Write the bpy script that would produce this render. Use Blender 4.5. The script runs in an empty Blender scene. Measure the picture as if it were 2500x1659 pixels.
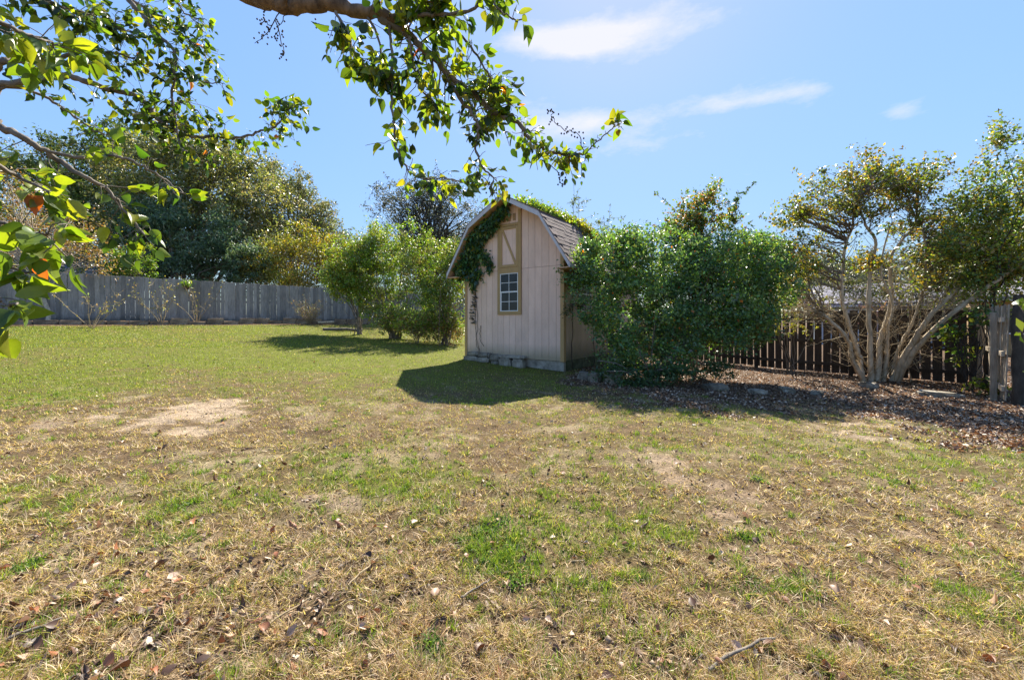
import bpy, math, random
import numpy as np
from mathutils import Vector, Matrix
random.seed(7); rng = np.random.default_rng(7)
scene = bpy.context.scene
COL = scene.collection

# ------------------------------------------------------------------ camera, sky, sun, exposure
F = 980.0; CX = 1250.0; HY = 786.0; EYE = 1.35          # focal length / centre / horizon in photo pixels, eye height
cam = bpy.data.objects.new('camera', bpy.data.cameras.new('camera')); COL.objects.link(cam)
cam.location = (0, 0, EYE); cam.rotation_euler = (math.radians(90), 0, 0)
cam.data.sensor_width = 36; cam.data.lens = 36 * F / 2500; cam.data.shift_y = -43.5 / 2500
cam.data.clip_start = .05; cam.data.clip_end = 2000
scene.camera = cam
SUN_EL, SUN_AZ = math.radians(46), math.radians(14.5)    # azimuth measured from +Y towards +X
world = bpy.data.worlds.new('World'); scene.world = world; world.use_nodes = True
wn = world.node_tree.nodes; wl = world.node_tree.links; wn.clear()
def N(t, **k):
    n = wn.new(t)
    for a, b in k.items(): setattr(n, a, b)
    return n
sky = N('ShaderNodeTexSky', sky_type='NISHITA', sun_disc=False, sun_elevation=SUN_EL, sun_rotation=SUN_AZ,
        altitude=50, air_density=1.15, dust_density=.35, ozone_density=2.2)
bgn = N('ShaderNodeBackground'); bgn.inputs[1].default_value = .15
out = N('ShaderNodeOutputWorld')
tc = N('ShaderNodeTexCoord'); sep = N('ShaderNodeSeparateXYZ'); wl.new(tc.outputs['Generated'], sep.inputs[0])
def wm(op, a, b=None, c=None):
    n = N('ShaderNodeMath', operation=op)
    for i, v in enumerate((a, b, c)):
        if v is None: continue
        if isinstance(v, (int, float)): n.inputs[i].default_value = v
        else: wl.new(v, n.inputs[i])
    return n.outputs[0]
az = wm('ARCTAN2', sep.outputs[0], sep.outputs[1]); el = wm('ARCSINE', sep.outputs[2])
comb = N('ShaderNodeCombineXYZ'); wl.new(az, comb.inputs[0]); wl.new(wm('MULTIPLY', el, 2.6), comb.inputs[1])
nz = N('ShaderNodeTexNoise'); nz.inputs['Scale'].default_value = 6; nz.inputs['Detail'].default_value = 9; nz.inputs['Roughness'].default_value = .68
wl.new(comb.outputs[0], nz.inputs['Vector'])
cl = None
for (px, py, rx, ry, a) in [(1420, 90, 160, 38, 1.1), (1570, 78, 150, 52, .9), (1320, 92, 100, 26, .7), (1400, 122, 70, 22, .9), (1810, 243, 100, 20, .95), (1985, 232, 75, 20, .85), (1900, 236, 70, 12, .5),
                         (1480, 294, 160, 28, .95), (1530, 360, 110, 30, .75), (1340, 312, 140, 46, .7), (2210, 268, 45, 14, .6)]:
    A = math.atan((px - CX) / F); E = math.atan((HY - py) / math.hypot(F, px - CX))
    sx = rx / F * math.cos(A) ** 2; sy = ry / F * math.cos(E) ** 2
    dx = wm('DIVIDE', wm('SUBTRACT', az, A), sx); dy = wm('DIVIDE', wm('SUBTRACT', el, E), sy)
    g = wm('MULTIPLY', wm('EXPONENT', wm('MULTIPLY', wm('ADD', wm('MULTIPLY', dx, dx), wm('MULTIPLY', dy, dy)), -.8)), a)
    cl = g if cl is None else wm('ADD', cl, g)
fac = wm('MULTIPLY', wm('SUBTRACT', wm('ADD', cl, wm('MULTIPLY', wm('SUBTRACT', nz.outputs[0], .5), 2.6)), .38), .9)
fac.node.use_clamp = True
fac = wm('MULTIPLY', fac, .72)
mixc = N('ShaderNodeMix', data_type='RGBA'); wl.new(fac, mixc.inputs['Factor'])
# the glare round the sun and the bright horizon are held back the way the photograph's exposure blend does, hue kept
bw = N('ShaderNodeRGBToBW'); wl.new(sky.outputs[0], bw.inputs[0])
sc_ = wm('DIVIDE', 1.16, wm('ADD', 1., wm('DIVIDE', bw.outputs[0], 1.9)))
vsc = N('ShaderNodeVectorMath', operation='SCALE'); wl.new(sky.outputs[0], vsc.inputs[0]); wl.new(sc_, vsc.inputs[3])
vti = N('ShaderNodeVectorMath', operation='MULTIPLY'); wl.new(vsc.outputs[0], vti.inputs[0]); vti.inputs[1].default_value = (.82, .92, 1.06)
wl.new(vti.outputs[0], mixc.inputs['A']); mixc.inputs['B'].default_value = (2.3, 2.2, 2.3, 1)
wl.new(mixc.outputs['Result'], bgn.inputs[0]); wl.new(bgn.outputs[0], out.inputs[0])
sl = bpy.data.lights.new('sun', 'SUN'); sun = bpy.data.objects.new('sun', sl); COL.objects.link(sun)
sl.energy = 4.6; sl.angle = math.radians(.55); sl.color = (1, .93, .80)
sdir = Vector((math.sin(SUN_AZ) * math.cos(SUN_EL), math.cos(SUN_AZ) * math.cos(SUN_EL), math.sin(SUN_EL)))
sun.rotation_euler = sdir.to_track_quat('Z', 'Y').to_euler(); sun.location = (0, 0, 20)
vs = scene.view_settings; vs.view_transform = 'Standard'; vs.look = 'None'; vs.gamma = 1; vs.use_curve_mapping = False
vs.exposure = 1.62
scene.cycles.max_bounces = 7; scene.cycles.diffuse_bounces = 4; scene.cycles.glossy_bounces = 2
scene.cycles.transmission_bounces = 4; scene.cycles.transparent_max_bounces = 4
scene.cycles.caustics_reflective = False; scene.cycles.caustics_refractive = False
scene.cycles.sample_clamp_indirect = 6

# ------------------------------------------------------------------ number helpers
_tab = np.random.default_rng(3).random((256, 256))
def vnoise(x, y):
    x = np.asarray(x, float); y = np.asarray(y, float)
    xi = np.floor(x).astype(int); yi = np.floor(y).astype(int); fx = x - xi; fy = y - yi
    fx = fx * fx * (3 - 2 * fx); fy = fy * fy * (3 - 2 * fy)
    a = _tab[xi & 255, yi & 255]; b = _tab[(xi + 1) & 255, yi & 255]
    c = _tab[xi & 255, (yi + 1) & 255]; d = _tab[(xi + 1) & 255, (yi + 1) & 255]
    return (a * (1 - fx) + b * fx) * (1 - fy) + (c * (1 - fx) + d * fx) * fy
def fbm(x, y, s, o=4, off=0.):
    t = 0; w = 0; a = 1.
    for k in range(o):
        t = t + a * vnoise(x * s + off + 17.3 * k, y * s + off * 1.7 + 9.1 * k); w += a; a *= .55; s *= 2.03
    return t / w
def sstep(a, b, x):
    t = np.clip((np.asarray(x, float) - a) / (b - a), 0, 1); return t * t * (3 - 2 * t)
NX, NY = -.7126, .7016                                    # horizontal direction towards the long grey fence
def base_z(x, y):
    s = x * NX + y * NY
    g = 1.36 * (np.clip(s, 0, 22.3) / 22.3) ** 2 + .02 * np.clip(s - 22.3, 0, 12)
    return g - .16 * sstep(1, 9, x)
def ground_z(x, y):
    x = np.asarray(x, float); y = np.asarray(y, float)
    return base_z(x, y) + .05 * (fbm(x, y, .7, 3) - .5) + .022 * (fbm(x, y, 5, 3, 40) - .5) * (1 - sstep(9, 16, y))
def at(px, py, Y): return np.array([(px - CX) / F * Y, Y, EYE - (py - HY) / F * Y])
def to_px(x, y, z): return CX + F * x / np.maximum(y, .01), HY + F * (EYE - z) / np.maximum(y, .01)
def ground_many(px, py):
    """world points of the ground seen at photo pixels (bisection along the line of sight)"""
    a = (np.asarray(px, float) - CX) / F; b = (np.asarray(py, float) - HY) / F
    lo = np.full(len(a), 1.1); hi = np.full(len(a), 60.)
    for _ in range(26):
        m = (lo + hi) / 2; up_ = base_z(a * m, m) >= EYE - b * m; hi = np.where(up_, m, hi); lo = np.where(up_, lo, m)
    return a * hi, hi
def gat(px, py):
    x, y = ground_many([px], [py]); return float(x[0]), float(y[0]), float(ground_z(x[0], y[0]))

# ------------------------------------------------------------------ objects
def tag(o, label=None, cat=None, group=None, kind=None):
    for k, v in (('label', label), ('category', cat), ('group', group), ('kind', kind)):
        if v: o[k] = v
    return o
def empty(name, loc, label, cat, group=None, rz=0):
    o = bpy.data.objects.new(name, None); COL.objects.link(o); o.location = loc; o.rotation_euler = (0, 0, rz); o.empty_display_size = .2
    return tag(o, label, cat, group)
def link(name, me, parent=None, loc=(0, 0, 0), rot=(0, 0, 0), mat=None):
    o = bpy.data.objects.new(name, me); COL.objects.link(o); o.location = loc; o.rotation_euler = rot
    if parent: o.parent = parent
    return o
def mesh_np(name, V, Fc, mat, col=None, smooth=False):
    """mesh from an (n,3) vertex array and an (m,k) face array"""
    V = np.asarray(V, np.float32); Fc = np.asarray(Fc, np.int32); k = Fc.shape[1]
    me = bpy.data.meshes.new(name)
    me.vertices.add(len(V)); me.vertices.foreach_set('co', V.ravel())
    me.loops.add(Fc.size); me.loops.foreach_set('vertex_index', Fc.ravel())
    me.polygons.add(len(Fc)); me.polygons.foreach_set('loop_start', np.arange(0, Fc.size, k, dtype=np.int32))
    if smooth: me.polygons.foreach_set('use_smooth', np.ones(len(Fc), bool))
    me.update(calc_edges=True)
    if col is not None:
        c = np.ones((len(V), 4), np.float32); c[:, :3] = col
        at_ = me.color_attributes.new('Col', 'FLOAT_COLOR', 'POINT'); at_.data.foreach_set('color', c.ravel())
    me.materials.append(mat); return me
def part(name, V, Fc, mat, parent=None, col=None, smooth=False, kind=None, off=None):
    V = np.asarray(V, float)
    if off is not None: V = V - np.asarray(off)
    o = link(name, mesh_np(name, V, Fc, mat, col, smooth), parent)
    if kind: o['kind'] = kind
    return o
def pmesh(name, verts, faces, mat):
    me = bpy.data.meshes.new(name); me.from_pydata([tuple(map(float, v)) for v in verts], [], faces); me.update(); me.materials.append(mat); return me
BOXF = [(0, 3, 2, 1), (4, 5, 6, 7), (0, 1, 5, 4), (1, 2, 6, 5), (2, 3, 7, 6), (3, 0, 4, 7)]
def boxv(x0, x1, y0, y1, z0, z1):
    return [(x0, y0, z0), (x1, y0, z0), (x1, y1, z0), (x0, y1, z0), (x0, y0, z1), (x1, y0, z1), (x1, y1, z1), (x0, y1, z1)]
def box(name, x0, x1, y0, y1, z0, z1, mat, parent=None, bev=0):
    me = pmesh(name, boxv(x0, x1, y0, y1, z0, z1), BOXF, mat)
    if bev: bevel(me, bev)
    return link(name, me, parent)
def bevel(me, w, seg=1):
    import bmesh
    bm = bmesh.new(); bm.from_mesh(me)
    bmesh.ops.bevel(bm, geom=list(bm.edges), offset=w, segments=seg, affect='EDGES'); bm.to_mesh(me); bm.free()
def prism(name, pts, y0, y1, mat, parent=None):
    """polygon in the x-z plane pushed from y0 to y1"""
    n = len(pts); v = [(p[0], y0, p[1]) for p in pts] + [(p[0], y1, p[1]) for p in pts]
    f = [tuple(range(n)), tuple(range(2 * n - 1, n - 1, -1))] + [(i, i + n, (i + 1) % n + n, (i + 1) % n) for i in range(n)]
    return link(name, pmesh(name, v, f, mat), parent)

# ------------------------------------------------------------------ materials
def mat_new(name):
    m = bpy.data.materials.new(name); m.use_nodes = True; nt = m.node_tree
    return m, nt, nt.nodes, nt.links, nt.nodes['Principled BSDF']
def bump_from(nt, sock, bs, strength, dist=.01):
    b = nt.nodes.new('ShaderNodeBump'); b.inputs['Strength'].default_value = strength; b.inputs['Distance'].default_value = dist
    nt.links.new(sock, b.inputs['Height']); nt.links.new(b.outputs[0], bs.inputs['Normal'])
def noise(nt, scale, detail=5, rough=.6, vec=None, mapscale=None):
    n = nt.nodes.new('ShaderNodeTexNoise'); n.inputs['Scale'].default_value = scale; n.inputs['Detail'].default_value = detail; n.inputs['Roughness'].default_value = rough
    if vec is None: vec = nt.nodes.new('ShaderNodeTexCoord').outputs['Object']
    if mapscale:
        mp = nt.nodes.new('ShaderNodeMapping'); mp.inputs['Scale'].default_value = mapscale; nt.links.new(vec, mp.inputs[0]); vec = mp.outputs[0]
    nt.links.new(vec, n.inputs['Vector']); return n.outputs[0]
def ramp(nt, sock, stops):
    r = nt.nodes.new('ShaderNodeValToRGB'); e = r.color_ramp.elements
    while len(e) < len(stops): e.new(.5)
    for i, (p, c) in enumerate(stops): e[i].position = p; e[i].color = (*c, 1)
    nt.links.new(sock, r.inputs[0]); return r.outputs[0]
def mixrgb(nt, fac, a, b, mode='MIX'):
    n = nt.nodes.new('ShaderNodeMix'); n.data_type = 'RGBA'; n.blend_type = mode
    for i, v in (('Factor', fac), ('A', a), ('B', b)):
        if isinstance(v, (int, float)): n.inputs[i].default_value = v
        elif isinstance(v, tuple): n.inputs[i].default_value = (*v, 1)
        else: nt.links.new(v, n.inputs[i])
    return n.outputs['Result']
def math_n(nt, op, a, b):
    n = nt.nodes.new('ShaderNodeMath'); n.operation = op
    for i, v in enumerate((a, b)):
        if isinstance(v, (int, float)): n.inputs[i].default_value = v
        else: nt.links.new(v, n.inputs[i])
    return n.outputs[0]
def leaf_mat(name, trans=.45, rough=.42, spec=.5, tcol=(1.5, 1.5, .5), objcol=None):
    """thin leaf: reflecting and letting light through; colour from the mesh or from the object's own random number"""
    m, nt, nn, ll, bs = mat_new(name)
    if objcol:
        oi = nn.new('ShaderNodeObjectInfo'); c = ramp(nt, oi.outputs['Random'], objcol)
        c = mixrgb(nt, .55, c, mixrgb(nt, 1., c, ramp(nt, noise(nt, 3, 3), [(.3, (.75, .8, .7)), (.7, (1.3, 1.25, 1.2))]), 'MULTIPLY'))
    else:
        a = nn.new('ShaderNodeVertexColor'); a.layer_name = 'Col'; c = a.outputs[0]
    ll.new(c, bs.inputs['Base Color']); bs.inputs['Roughness'].default_value = rough; bs.inputs['Specular IOR Level'].default_value = spec
    t = nn.new('ShaderNodeBsdfTranslucent'); ll.new(mixrgb(nt, 1., c, tcol, 'MULTIPLY'), t.inputs[0])
    mx = nn.new('ShaderNodeMixShader'); mx.inputs[0].default_value = trans
    ll.new(bs.outputs[0], mx.inputs[1]); ll.new(t.outputs[0], mx.inputs[2]); ll.new(mx.outputs[0], nn['Material Output'].inputs[0])
    return m
M = {}
M['foliage'] = leaf_mat('foliage', .42, .38, .5)
M['foliage_dull'] = leaf_mat('foliage_dull', .3, .5, .35, (1.4, 1.4, .7))
M['grass'] = leaf_mat('grass', .4, .5, .3, (1.35, 1.35, .6))
M['litter'] = leaf_mat('litter', .15, .55, .35, (1.5, 1.0, .6))
GREENS = [(0, (.022, .045, .014)), (.3, (.045, .085, .018)), (.6, (.08, .135, .02)), (.85, (.13, .19, .025)), (1, (.19, .21, .03))]
M['near_leaf'] = leaf_mat('near_leaf', .48, .33, .5, (2.3, 2.2, .5), [(0, (.05, .09, .02)), (.4, (.10, .16, .022)), (.75, (.17, .22, .025)), (1, (.24, .25, .03))])
M['orange_leaf'] = leaf_mat('orange_leaf', .5, .4, .4, (1.5, 1.2, .5), [(0, (.5, .16, .02)), (1, (.55, .10, .02))])
for nm, st_ in (('dark', [(0, (.05, .028, .02)), (1, (.11, .055, .035))]), ('russet', [(0, (.19, .08, .04)), (1, (.30, .12, .06))]), ('pale', [(0, (.34, .22, .15)), (1, (.48, .36, .3))])):
    M['dead_' + nm] = leaf_mat('dead_leaf_' + nm, .12, .5, .4, (1.5, 1., .6), st_)
def bark(name, c0, c1, sc=14, st=.6):
    m, nt, nn, ll, bs = mat_new(name)
    n = noise(nt, sc, 6, .65, mapscale=(1, 1, .35)); ll.new(ramp(nt, n, [(.3, c0), (.7, c1)]), bs.inputs['Base Color'])
    bs.inputs['Roughness'].default_value = .85; bs.inputs['Specular IOR Level'].default_value = .2; bump_from(nt, n, bs, st, .02); return m
M['bark_warm'] = bark('bark_warm', (.07, .045, .03), (.27, .185, .12), 22, .8)
M['bark_pale'] = bark('bark_pale', (.30, .23, .15), (.60, .50, .36), 13, .6)
M['bark_grey'] = bark('bark_grey', (.10, .085, .07), (.26, .22, .18), 14)
M['bark_dark'] = bark('bark_dark', (.03, .025, .02), (.09, .075, .06), 12)
M['stem_straw'] = bark('stem_straw', (.22, .16, .09), (.42, .33, .2), 20, .3)
def wood(name, stops, rng_amt=.35, streak=(9, 9, .7), moss=None):
    m, nt, nn, ll, bs = mat_new(name)
    tco = nn.new('ShaderNodeTexCoord').outputs['Object']; oi = nn.new('ShaderNodeObjectInfo')
    va = nn.new('ShaderNodeVectorMath'); va.operation = 'ADD'; ll.new(tco, va.inputs[0])
    cmb = nn.new('ShaderNodeCombineXYZ')
    ll.new(math_n(nt, 'MULTIPLY', oi.outputs['Random'], 37.), cmb.inputs[0]); ll.new(math_n(nt, 'MULTIPLY', oi.outputs['Random'], 91.), cmb.inputs[2]); ll.new(cmb.outputs[0], va.inputs[1])
    n = noise(nt, 6, 6, .7, va.outputs[0], streak); c = ramp(nt, n, stops)
    n2 = noise(nt, 1.7, 4, .6, va.outputs[0]); c = mixrgb(nt, .6, c, mixrgb(nt, 1., c, ramp(nt, n2, [(.3, (.6, .6, .62)), (.7, (1.25, 1.22, 1.2))]), 'MULTIPLY'))
    lo, hi = 1 - rng_amt, 1 + rng_amt
    c = mixrgb(nt, 1., c, ramp(nt, oi.outputs['Random'], [(0, (lo, lo, lo)), (1, (hi, hi * .99, hi * .97))]), 'MULTIPLY')
    if moss:
        sx = nn.new('ShaderNodeSeparateXYZ'); ll.new(tco, sx.inputs[0])
        f = ramp(nt, math_n(nt, 'ADD', math_n(nt, 'MULTIPLY', sx.outputs[2], 1.6), math_n(nt, 'MULTIPLY', n2, .9)), [(.42, (1, 1, 1)), (.8, (0, 0, 0))])
        c = mixrgb(nt, f, c, moss)
    ll.new(c, bs.inputs['Base Color']); bs.inputs['Roughness'].default_value = .85; bs.inputs['Specular IOR Level'].default_value = .2
    bump_from(nt, n, bs, .5, .01); return m
M['grey_picket'] = wood('grey_picket', [(.25, (.15, .14, .13)), (.5, (.29, .27, .25)), (.8, (.42, .39, .365))], .32, moss=(.10, .095, .08))
M['shaded_picket'] = wood('shaded_picket', [(.25, (.03, .025, .022)), (.6, (.07, .055, .045)), (.85, (.12, .10, .08))], .25)  # right fence wood darkened, its backlit shade put into the colour
M['sunlit_picket'] = wood('sunlit_picket', [(.25, (.24, .19, .14)), (.6, (.50, .42, .32)), (.85, (.66, .58, .46))], .25)  # lighter copy for the same fence past the corner, sunlight put into the colour
def paint(name, c, dirt, stain=None, rough=.6):
    m, nt, nn, ll, bs = mat_new(name)
    tco = nn.new('ShaderNodeTexCoord').outputs['Object']
    n = noise(nt, 2.2, 6, .7, tco, (1.5, 1.5, .6)); col = mixrgb(nt, ramp(nt, n, [(.4, (0, 0, 0)), (.8, (.6, .6, .6))]), c, dirt)
    n3 = noise(nt, 14, 5, .7, tco, (2, 2, .25)); col = mixrgb(nt, ramp(nt, n3, [(.55, (0, 0, 0)), (.75, (.7, .7, .7))]), col, dirt)
    oi = nn.new('ShaderNodeObjectInfo'); col = mixrgb(nt, 1., col, ramp(nt, oi.outputs['Random'], [(0, (.92, .92, .91)), (1, (1.05, 1.05, 1.05))]), 'MULTIPLY')
    if stain:                                             # splash-back dirt along the foot of the wall
        z0, z1, sc = stain; sx = nn.new('ShaderNodeSeparateXYZ'); ll.new(tco, sx.inputs[0])
        h = math_n(nt, 'ADD', sx.outputs[2], math_n(nt, 'MULTIPLY', n3, .28))
        f = ramp(nt, math_n(nt, 'DIVIDE', math_n(nt, 'SUBTRACT', h, z0), z1 - z0), [(0, (.85, .85, .85)), (1, (0, 0, 0))]); col = mixrgb(nt, f, col, sc)
    ll.new(col, bs.inputs['Base Color']); bs.inputs['Roughness'].default_value = rough; bs.inputs['Specular IOR Level'].default_value = .3
    bump_from(nt, n3, bs, .3, .006); return m
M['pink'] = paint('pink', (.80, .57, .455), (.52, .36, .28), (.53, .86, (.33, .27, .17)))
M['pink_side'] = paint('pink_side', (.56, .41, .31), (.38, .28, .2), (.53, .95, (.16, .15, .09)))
M['mustard'] = paint('mustard', (.44, .285, .125), (.28, .19, .09))
M['soffit'] = paint('soffit', (.56, .36, .23), (.42, .26, .16))
M['fascia'] = paint('fascia', (.55, .55, .60), (.38, .36, .38))
M['white'] = paint('white', (.78, .78, .78), (.6, .59, .57), rough=.4)
M['groove'] = paint('groove', (.30, .2, .16), (.2, .13, .1))
def simple(name, stops, sc=8, rough=.9, bstr=.4, objrand=0, bd=.01):
    m, nt, nn, ll, bs = mat_new(name)
    n = noise(nt, sc, 7, .68); c = ramp(nt, n, stops)
    if objrand:
        oi = nn.new('ShaderNodeObjectInfo'); lo, hi = 1 - objrand, 1 + objrand
        c = mixrgb(nt, 1., c, ramp(nt, oi.outputs['Random'], [(0, (lo, lo, lo)), (1, (hi, hi, hi))]), 'MULTIPLY')
    ll.new(c, bs.inputs['Base Color']); bs.inputs['Roughness'].default_value = rough; bs.inputs['Specular IOR Level'].default_value = .25
    bump_from(nt, n, bs, bstr, bd); return m
M['concrete'] = simple('concrete', [(.3, (.12, .105, .08)), (.5, (.30, .27, .22)), (.75, (.46, .42, .35))], 5)
M['mossy'] = simple('mossy', [(.3, (.03, .04, .02)), (.5, (.09, .10, .055)), (.75, (.2, .19, .13))], 4)
M['stone'] = simple('stone', [(.3, (.09, .075, .055)), (.55, (.26, .23, .18)), (.75, (.44, .41, .36))], 6, objrand=.3, bstr=.7)
M['edging'] = simple('edging', [(.3, (.10, .075, .055)), (.55, (.24, .18, .13)), (.75, (.42, .36, .28))], 7, objrand=.25)
M['shingle'] = simple('shingle', [(.35, (.10, .072, .065)), (.55, (.165, .12, .11)), (.7, (.25, .19, .175))], 30, objrand=.22)
M['roof_grey'] = simple('roof_grey', [(.35, (.20, .19, .22)), (.65, (.30, .28, .32))], 10)
M['wall_pale'] = simple('wall_pale', [(.35, (.36, .42, .50)), (.65, (.46, .52, .58))], 3)
M['wall_tan'] = simple('wall_tan', [(.35, (.30, .19, .09)), (.65, (.4, .27, .13))], 3)
M['pot'] = simple('pot', [(.3, (.05, .035, .025)), (.7, (.13, .09, .06))], 6)
def glass_mat():
    m, nt, nn, ll, bs = mat_new('window_glass')
    n = noise(nt, 3, 4); ll.new(ramp(nt, n, [(.3, (.010, .014, .018)), (.7, (.03, .038, .045))]), bs.inputs['Base Color'])
    bs.inputs['Roughness'].default_value = .12; bs.inputs['Specular IOR Level'].default_value = .3; return m
M['glass'] = glass_mat()
def ground_mat():
    m, nt, nn, ll, bs = mat_new('ground_cover')
    a = nn.new('ShaderNodeVertexColor'); a.layer_name = 'Col'
    n1 = noise(nt, 60, 5, .75); n2 = noise(nt, 9, 6, .7)
    c = mixrgb(nt, 1., a.outputs[0], ramp(nt, n1, [(.3, (.25, .22, .2)), (.5, (.9, .9, .9)), (.7, (1.6, 1.58, 1.5))]), 'MULTIPLY')
    c = mixrgb(nt, .6, c, mixrgb(nt, 1., c, ramp(nt, n2, [(.3, (.55, .55, .5)), (.7, (1.35, 1.35, 1.3))]), 'MULTIPLY'))
    ll.new(c, bs.inputs['Base Color']); bs.inputs['Roughness'].default_value = .95; bs.inputs['Specular IOR Level'].default_value = .1
    bump_from(nt, math_n(nt, 'ADD', n1, n2), bs, .9, .02); return m
M['ground'] = ground_mat()

# ------------------------------------------------------------------ ground zones (in the coordinates of the yard, taken from the photograph)
BARE = [(440, 1018, 150, 26, 1.1), (330, 1040, 100, 22, .7), (520, 1000, 80, 18, .8), (1700, 1165, 90, 30, 1.), (1770, 1215, 110, 28, .9), (1620, 1130, 60, 20, .6),
        (780, 1270, 120, 45, .9), (860, 1210, 60, 25, .6), (2270, 1300, 90, 26, .7), (1480, 1360, 90, 30, .4), (1250, 1240, 60, 20, .4), (1800, 1620, 150, 40, .6), (2080, 1050, 130, 18, .7),
        (760, 1090, 70, 18, .4), (2420, 1450, 90, 40, .4), (600, 1420, 120, 40, .4)]
GREEN = [(80, 960, 200, 70, .5), (700, 880, 400, 30, .3), (1000, 1170, 130, 40, .35), (1240, 1350, 70, 60, .8), (450, 1230, 150, 50, .3), (2400, 1480, 120, 80, .35), (1950, 1430, 120, 40, .4),
         (80, 1380, 120, 60, .3), (1600, 1290, 150, 40, .35), (1700, 1010, 180, 22, .5), (860, 1160, 150, 60, .3), (100, 1250, 160, 60, .3), (1480, 1180, 60, 30, .25), (60, 1560, 90, 60, .2),
         (2280, 1140, 150, 20, .4), (1180, 950, 220, 26, .3)]
BROWN = [(300, 1450, 460, 170, .55), (900, 1480, 250, 140, .35), (650, 1060, 300, 40, .3), (200, 1075, 250, 30, .35), (1350, 1560, 500, 100, .3), (80, 860, 60, 12, .4)]
def blobs(px, py, L):
    t = 0
    for (a, b, rx, ry, w) in L: t = t + w * np.exp(-(((px - a) / rx) ** 2 + ((py - b) / ry) ** 2))
    return t
def zones(x, y):
    """greenness, bareness, leaf litter at a place in the yard"""
    px, py = to_px(x, y, base_z(x, y)); px0, py0 = px, py
    px = px + 260 * (fbm(x, y, 1.9, 5, 130) - .5); py = py + 110 * (fbm(x, y, 2.6, 5, 170) - .5)
    n1 = fbm(x, y, .55, 3, 5); n2 = fbm(x, y, 2.6, 4, 60); n3 = fbm(x, y, 9, 3, 90)
    far = 1 - sstep(860, 1010, py)
    g = .13 + .66 * far + .9 * (n2 - .5) + .7 * (n1 - .5) + .75 * (n3 - .5) + .9 * blobs(px, py, GREEN) - .7 * blobs(px, py, BROWN) - .05 * sstep(1200, 1600, py)
    bare = sstep(.22, .9, blobs(px, py, BARE) * (2.2 * n3 - .1)) + .5 * sstep(.62, .8, n2 + .15 * (1 - far) - .05) * (1 - .8 * far)
    edge = 945 + 45 * sstep(1400, 1800, px) + 90 * sstep(1900, 2500, px)
    lit = sstep(25, -25, py - edge + 30 * (n2 - .5) * 2) * sstep(1385, 1440, px) * (y > 4)
    bed = sstep(20.9, 21.35, x * NX + y * NY + .25 * (n2 - .5))
    lit = np.maximum(lit, bed)
    return np.clip(g * (1 - lit), 0, 1), np.clip(bare * (1 - lit), 0, 1), lit
def axis(a, b, n, c, p=2.2):
    t = np.linspace(-1, 1, n); s = np.sign(t) * np.abs(t) ** p
    return np.where(s < 0, c + s * (c - a), c + s * (b - c))
xs = np.unique(np.concatenate([axis(-400, 400, 90, 0, 4), np.arange(-9, 9, .06), np.arange(-22, 16, .25)]))
yv = np.unique(np.concatenate([np.linspace(-60, 1, 20), np.arange(1, 9, .05), np.arange(9, 26, .16), np.geomspace(26, 700, 40)]))
GX, GY = np.meshgrid(xs, yv, indexing='ij')
g_, b_, l_ = zones(GX, GY)
near = (1 - sstep(7, 12, GY))
GZ = ground_z(GX, GY) + near * (.035 * (fbm(GX, GY, 9, 3, 11) - .5) * (1 + b_) + .012 * (fbm(GX, GY, 26, 2, 31) - .5))
soil = np.array([.20, .135, .085]); sand = np.array([.52, .41, .30]); thatch = np.array([.13, .088, .05]); gcol = np.array([.13, .14, .025]); lcol = np.array([.11, .07, .045])
sandy = fbm(GX, GY, .35, 2, 70)[..., None]
pxg, pyg = to_px(GX, GY, GZ)
dk = np.exp(-(((pxg - 780) / 190) ** 2 + ((pyg - 1280) / 80) ** 2))[..., None]
bc = soil * (1 - sandy) + sand * sandy; bc = bc * (1 - .45 * dk)
thatch = thatch * (1 - .45 * np.clip(blobs(pxg, pyg, BROWN), 0, 1)[..., None] * sstep(.35, .6, fbm(GX, GY, 3, 3, 222))[..., None])
gc = thatch * (1 - g_[..., None]) + gcol * g_[..., None]
gc = gc * (1 - b_[..., None]) + bc * b_[..., None]; gc = gc * (1 - l_[..., None]) + lcol * l_[..., None]
nx, ny = len(xs), len(yv); idx = np.arange(nx * ny).reshape(nx, ny)
quads = np.stack([idx[:-1, :-1], idx[1:, :-1], idx[1:, 1:], idx[:-1, 1:]], -1).reshape(-1, 4)
part('ground', np.stack([GX, GY, GZ], -1).reshape(-1, 3), quads, M['ground'], col=gc.reshape(-1, 3), smooth=True, kind='structure')
def gz(x, y):                                             # height of the finished ground
    x = np.asarray(x, float); y = np.asarray(y, float); n = (1 - sstep(7, 12, y)); _, b, _l = zones(x, y)
    return ground_z(x, y) + n * (.035 * (fbm(x, y, 9, 3, 11) - .5) * (1 + b) + .012 * (fbm(x, y, 26, 2, 31) - .5))

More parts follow.
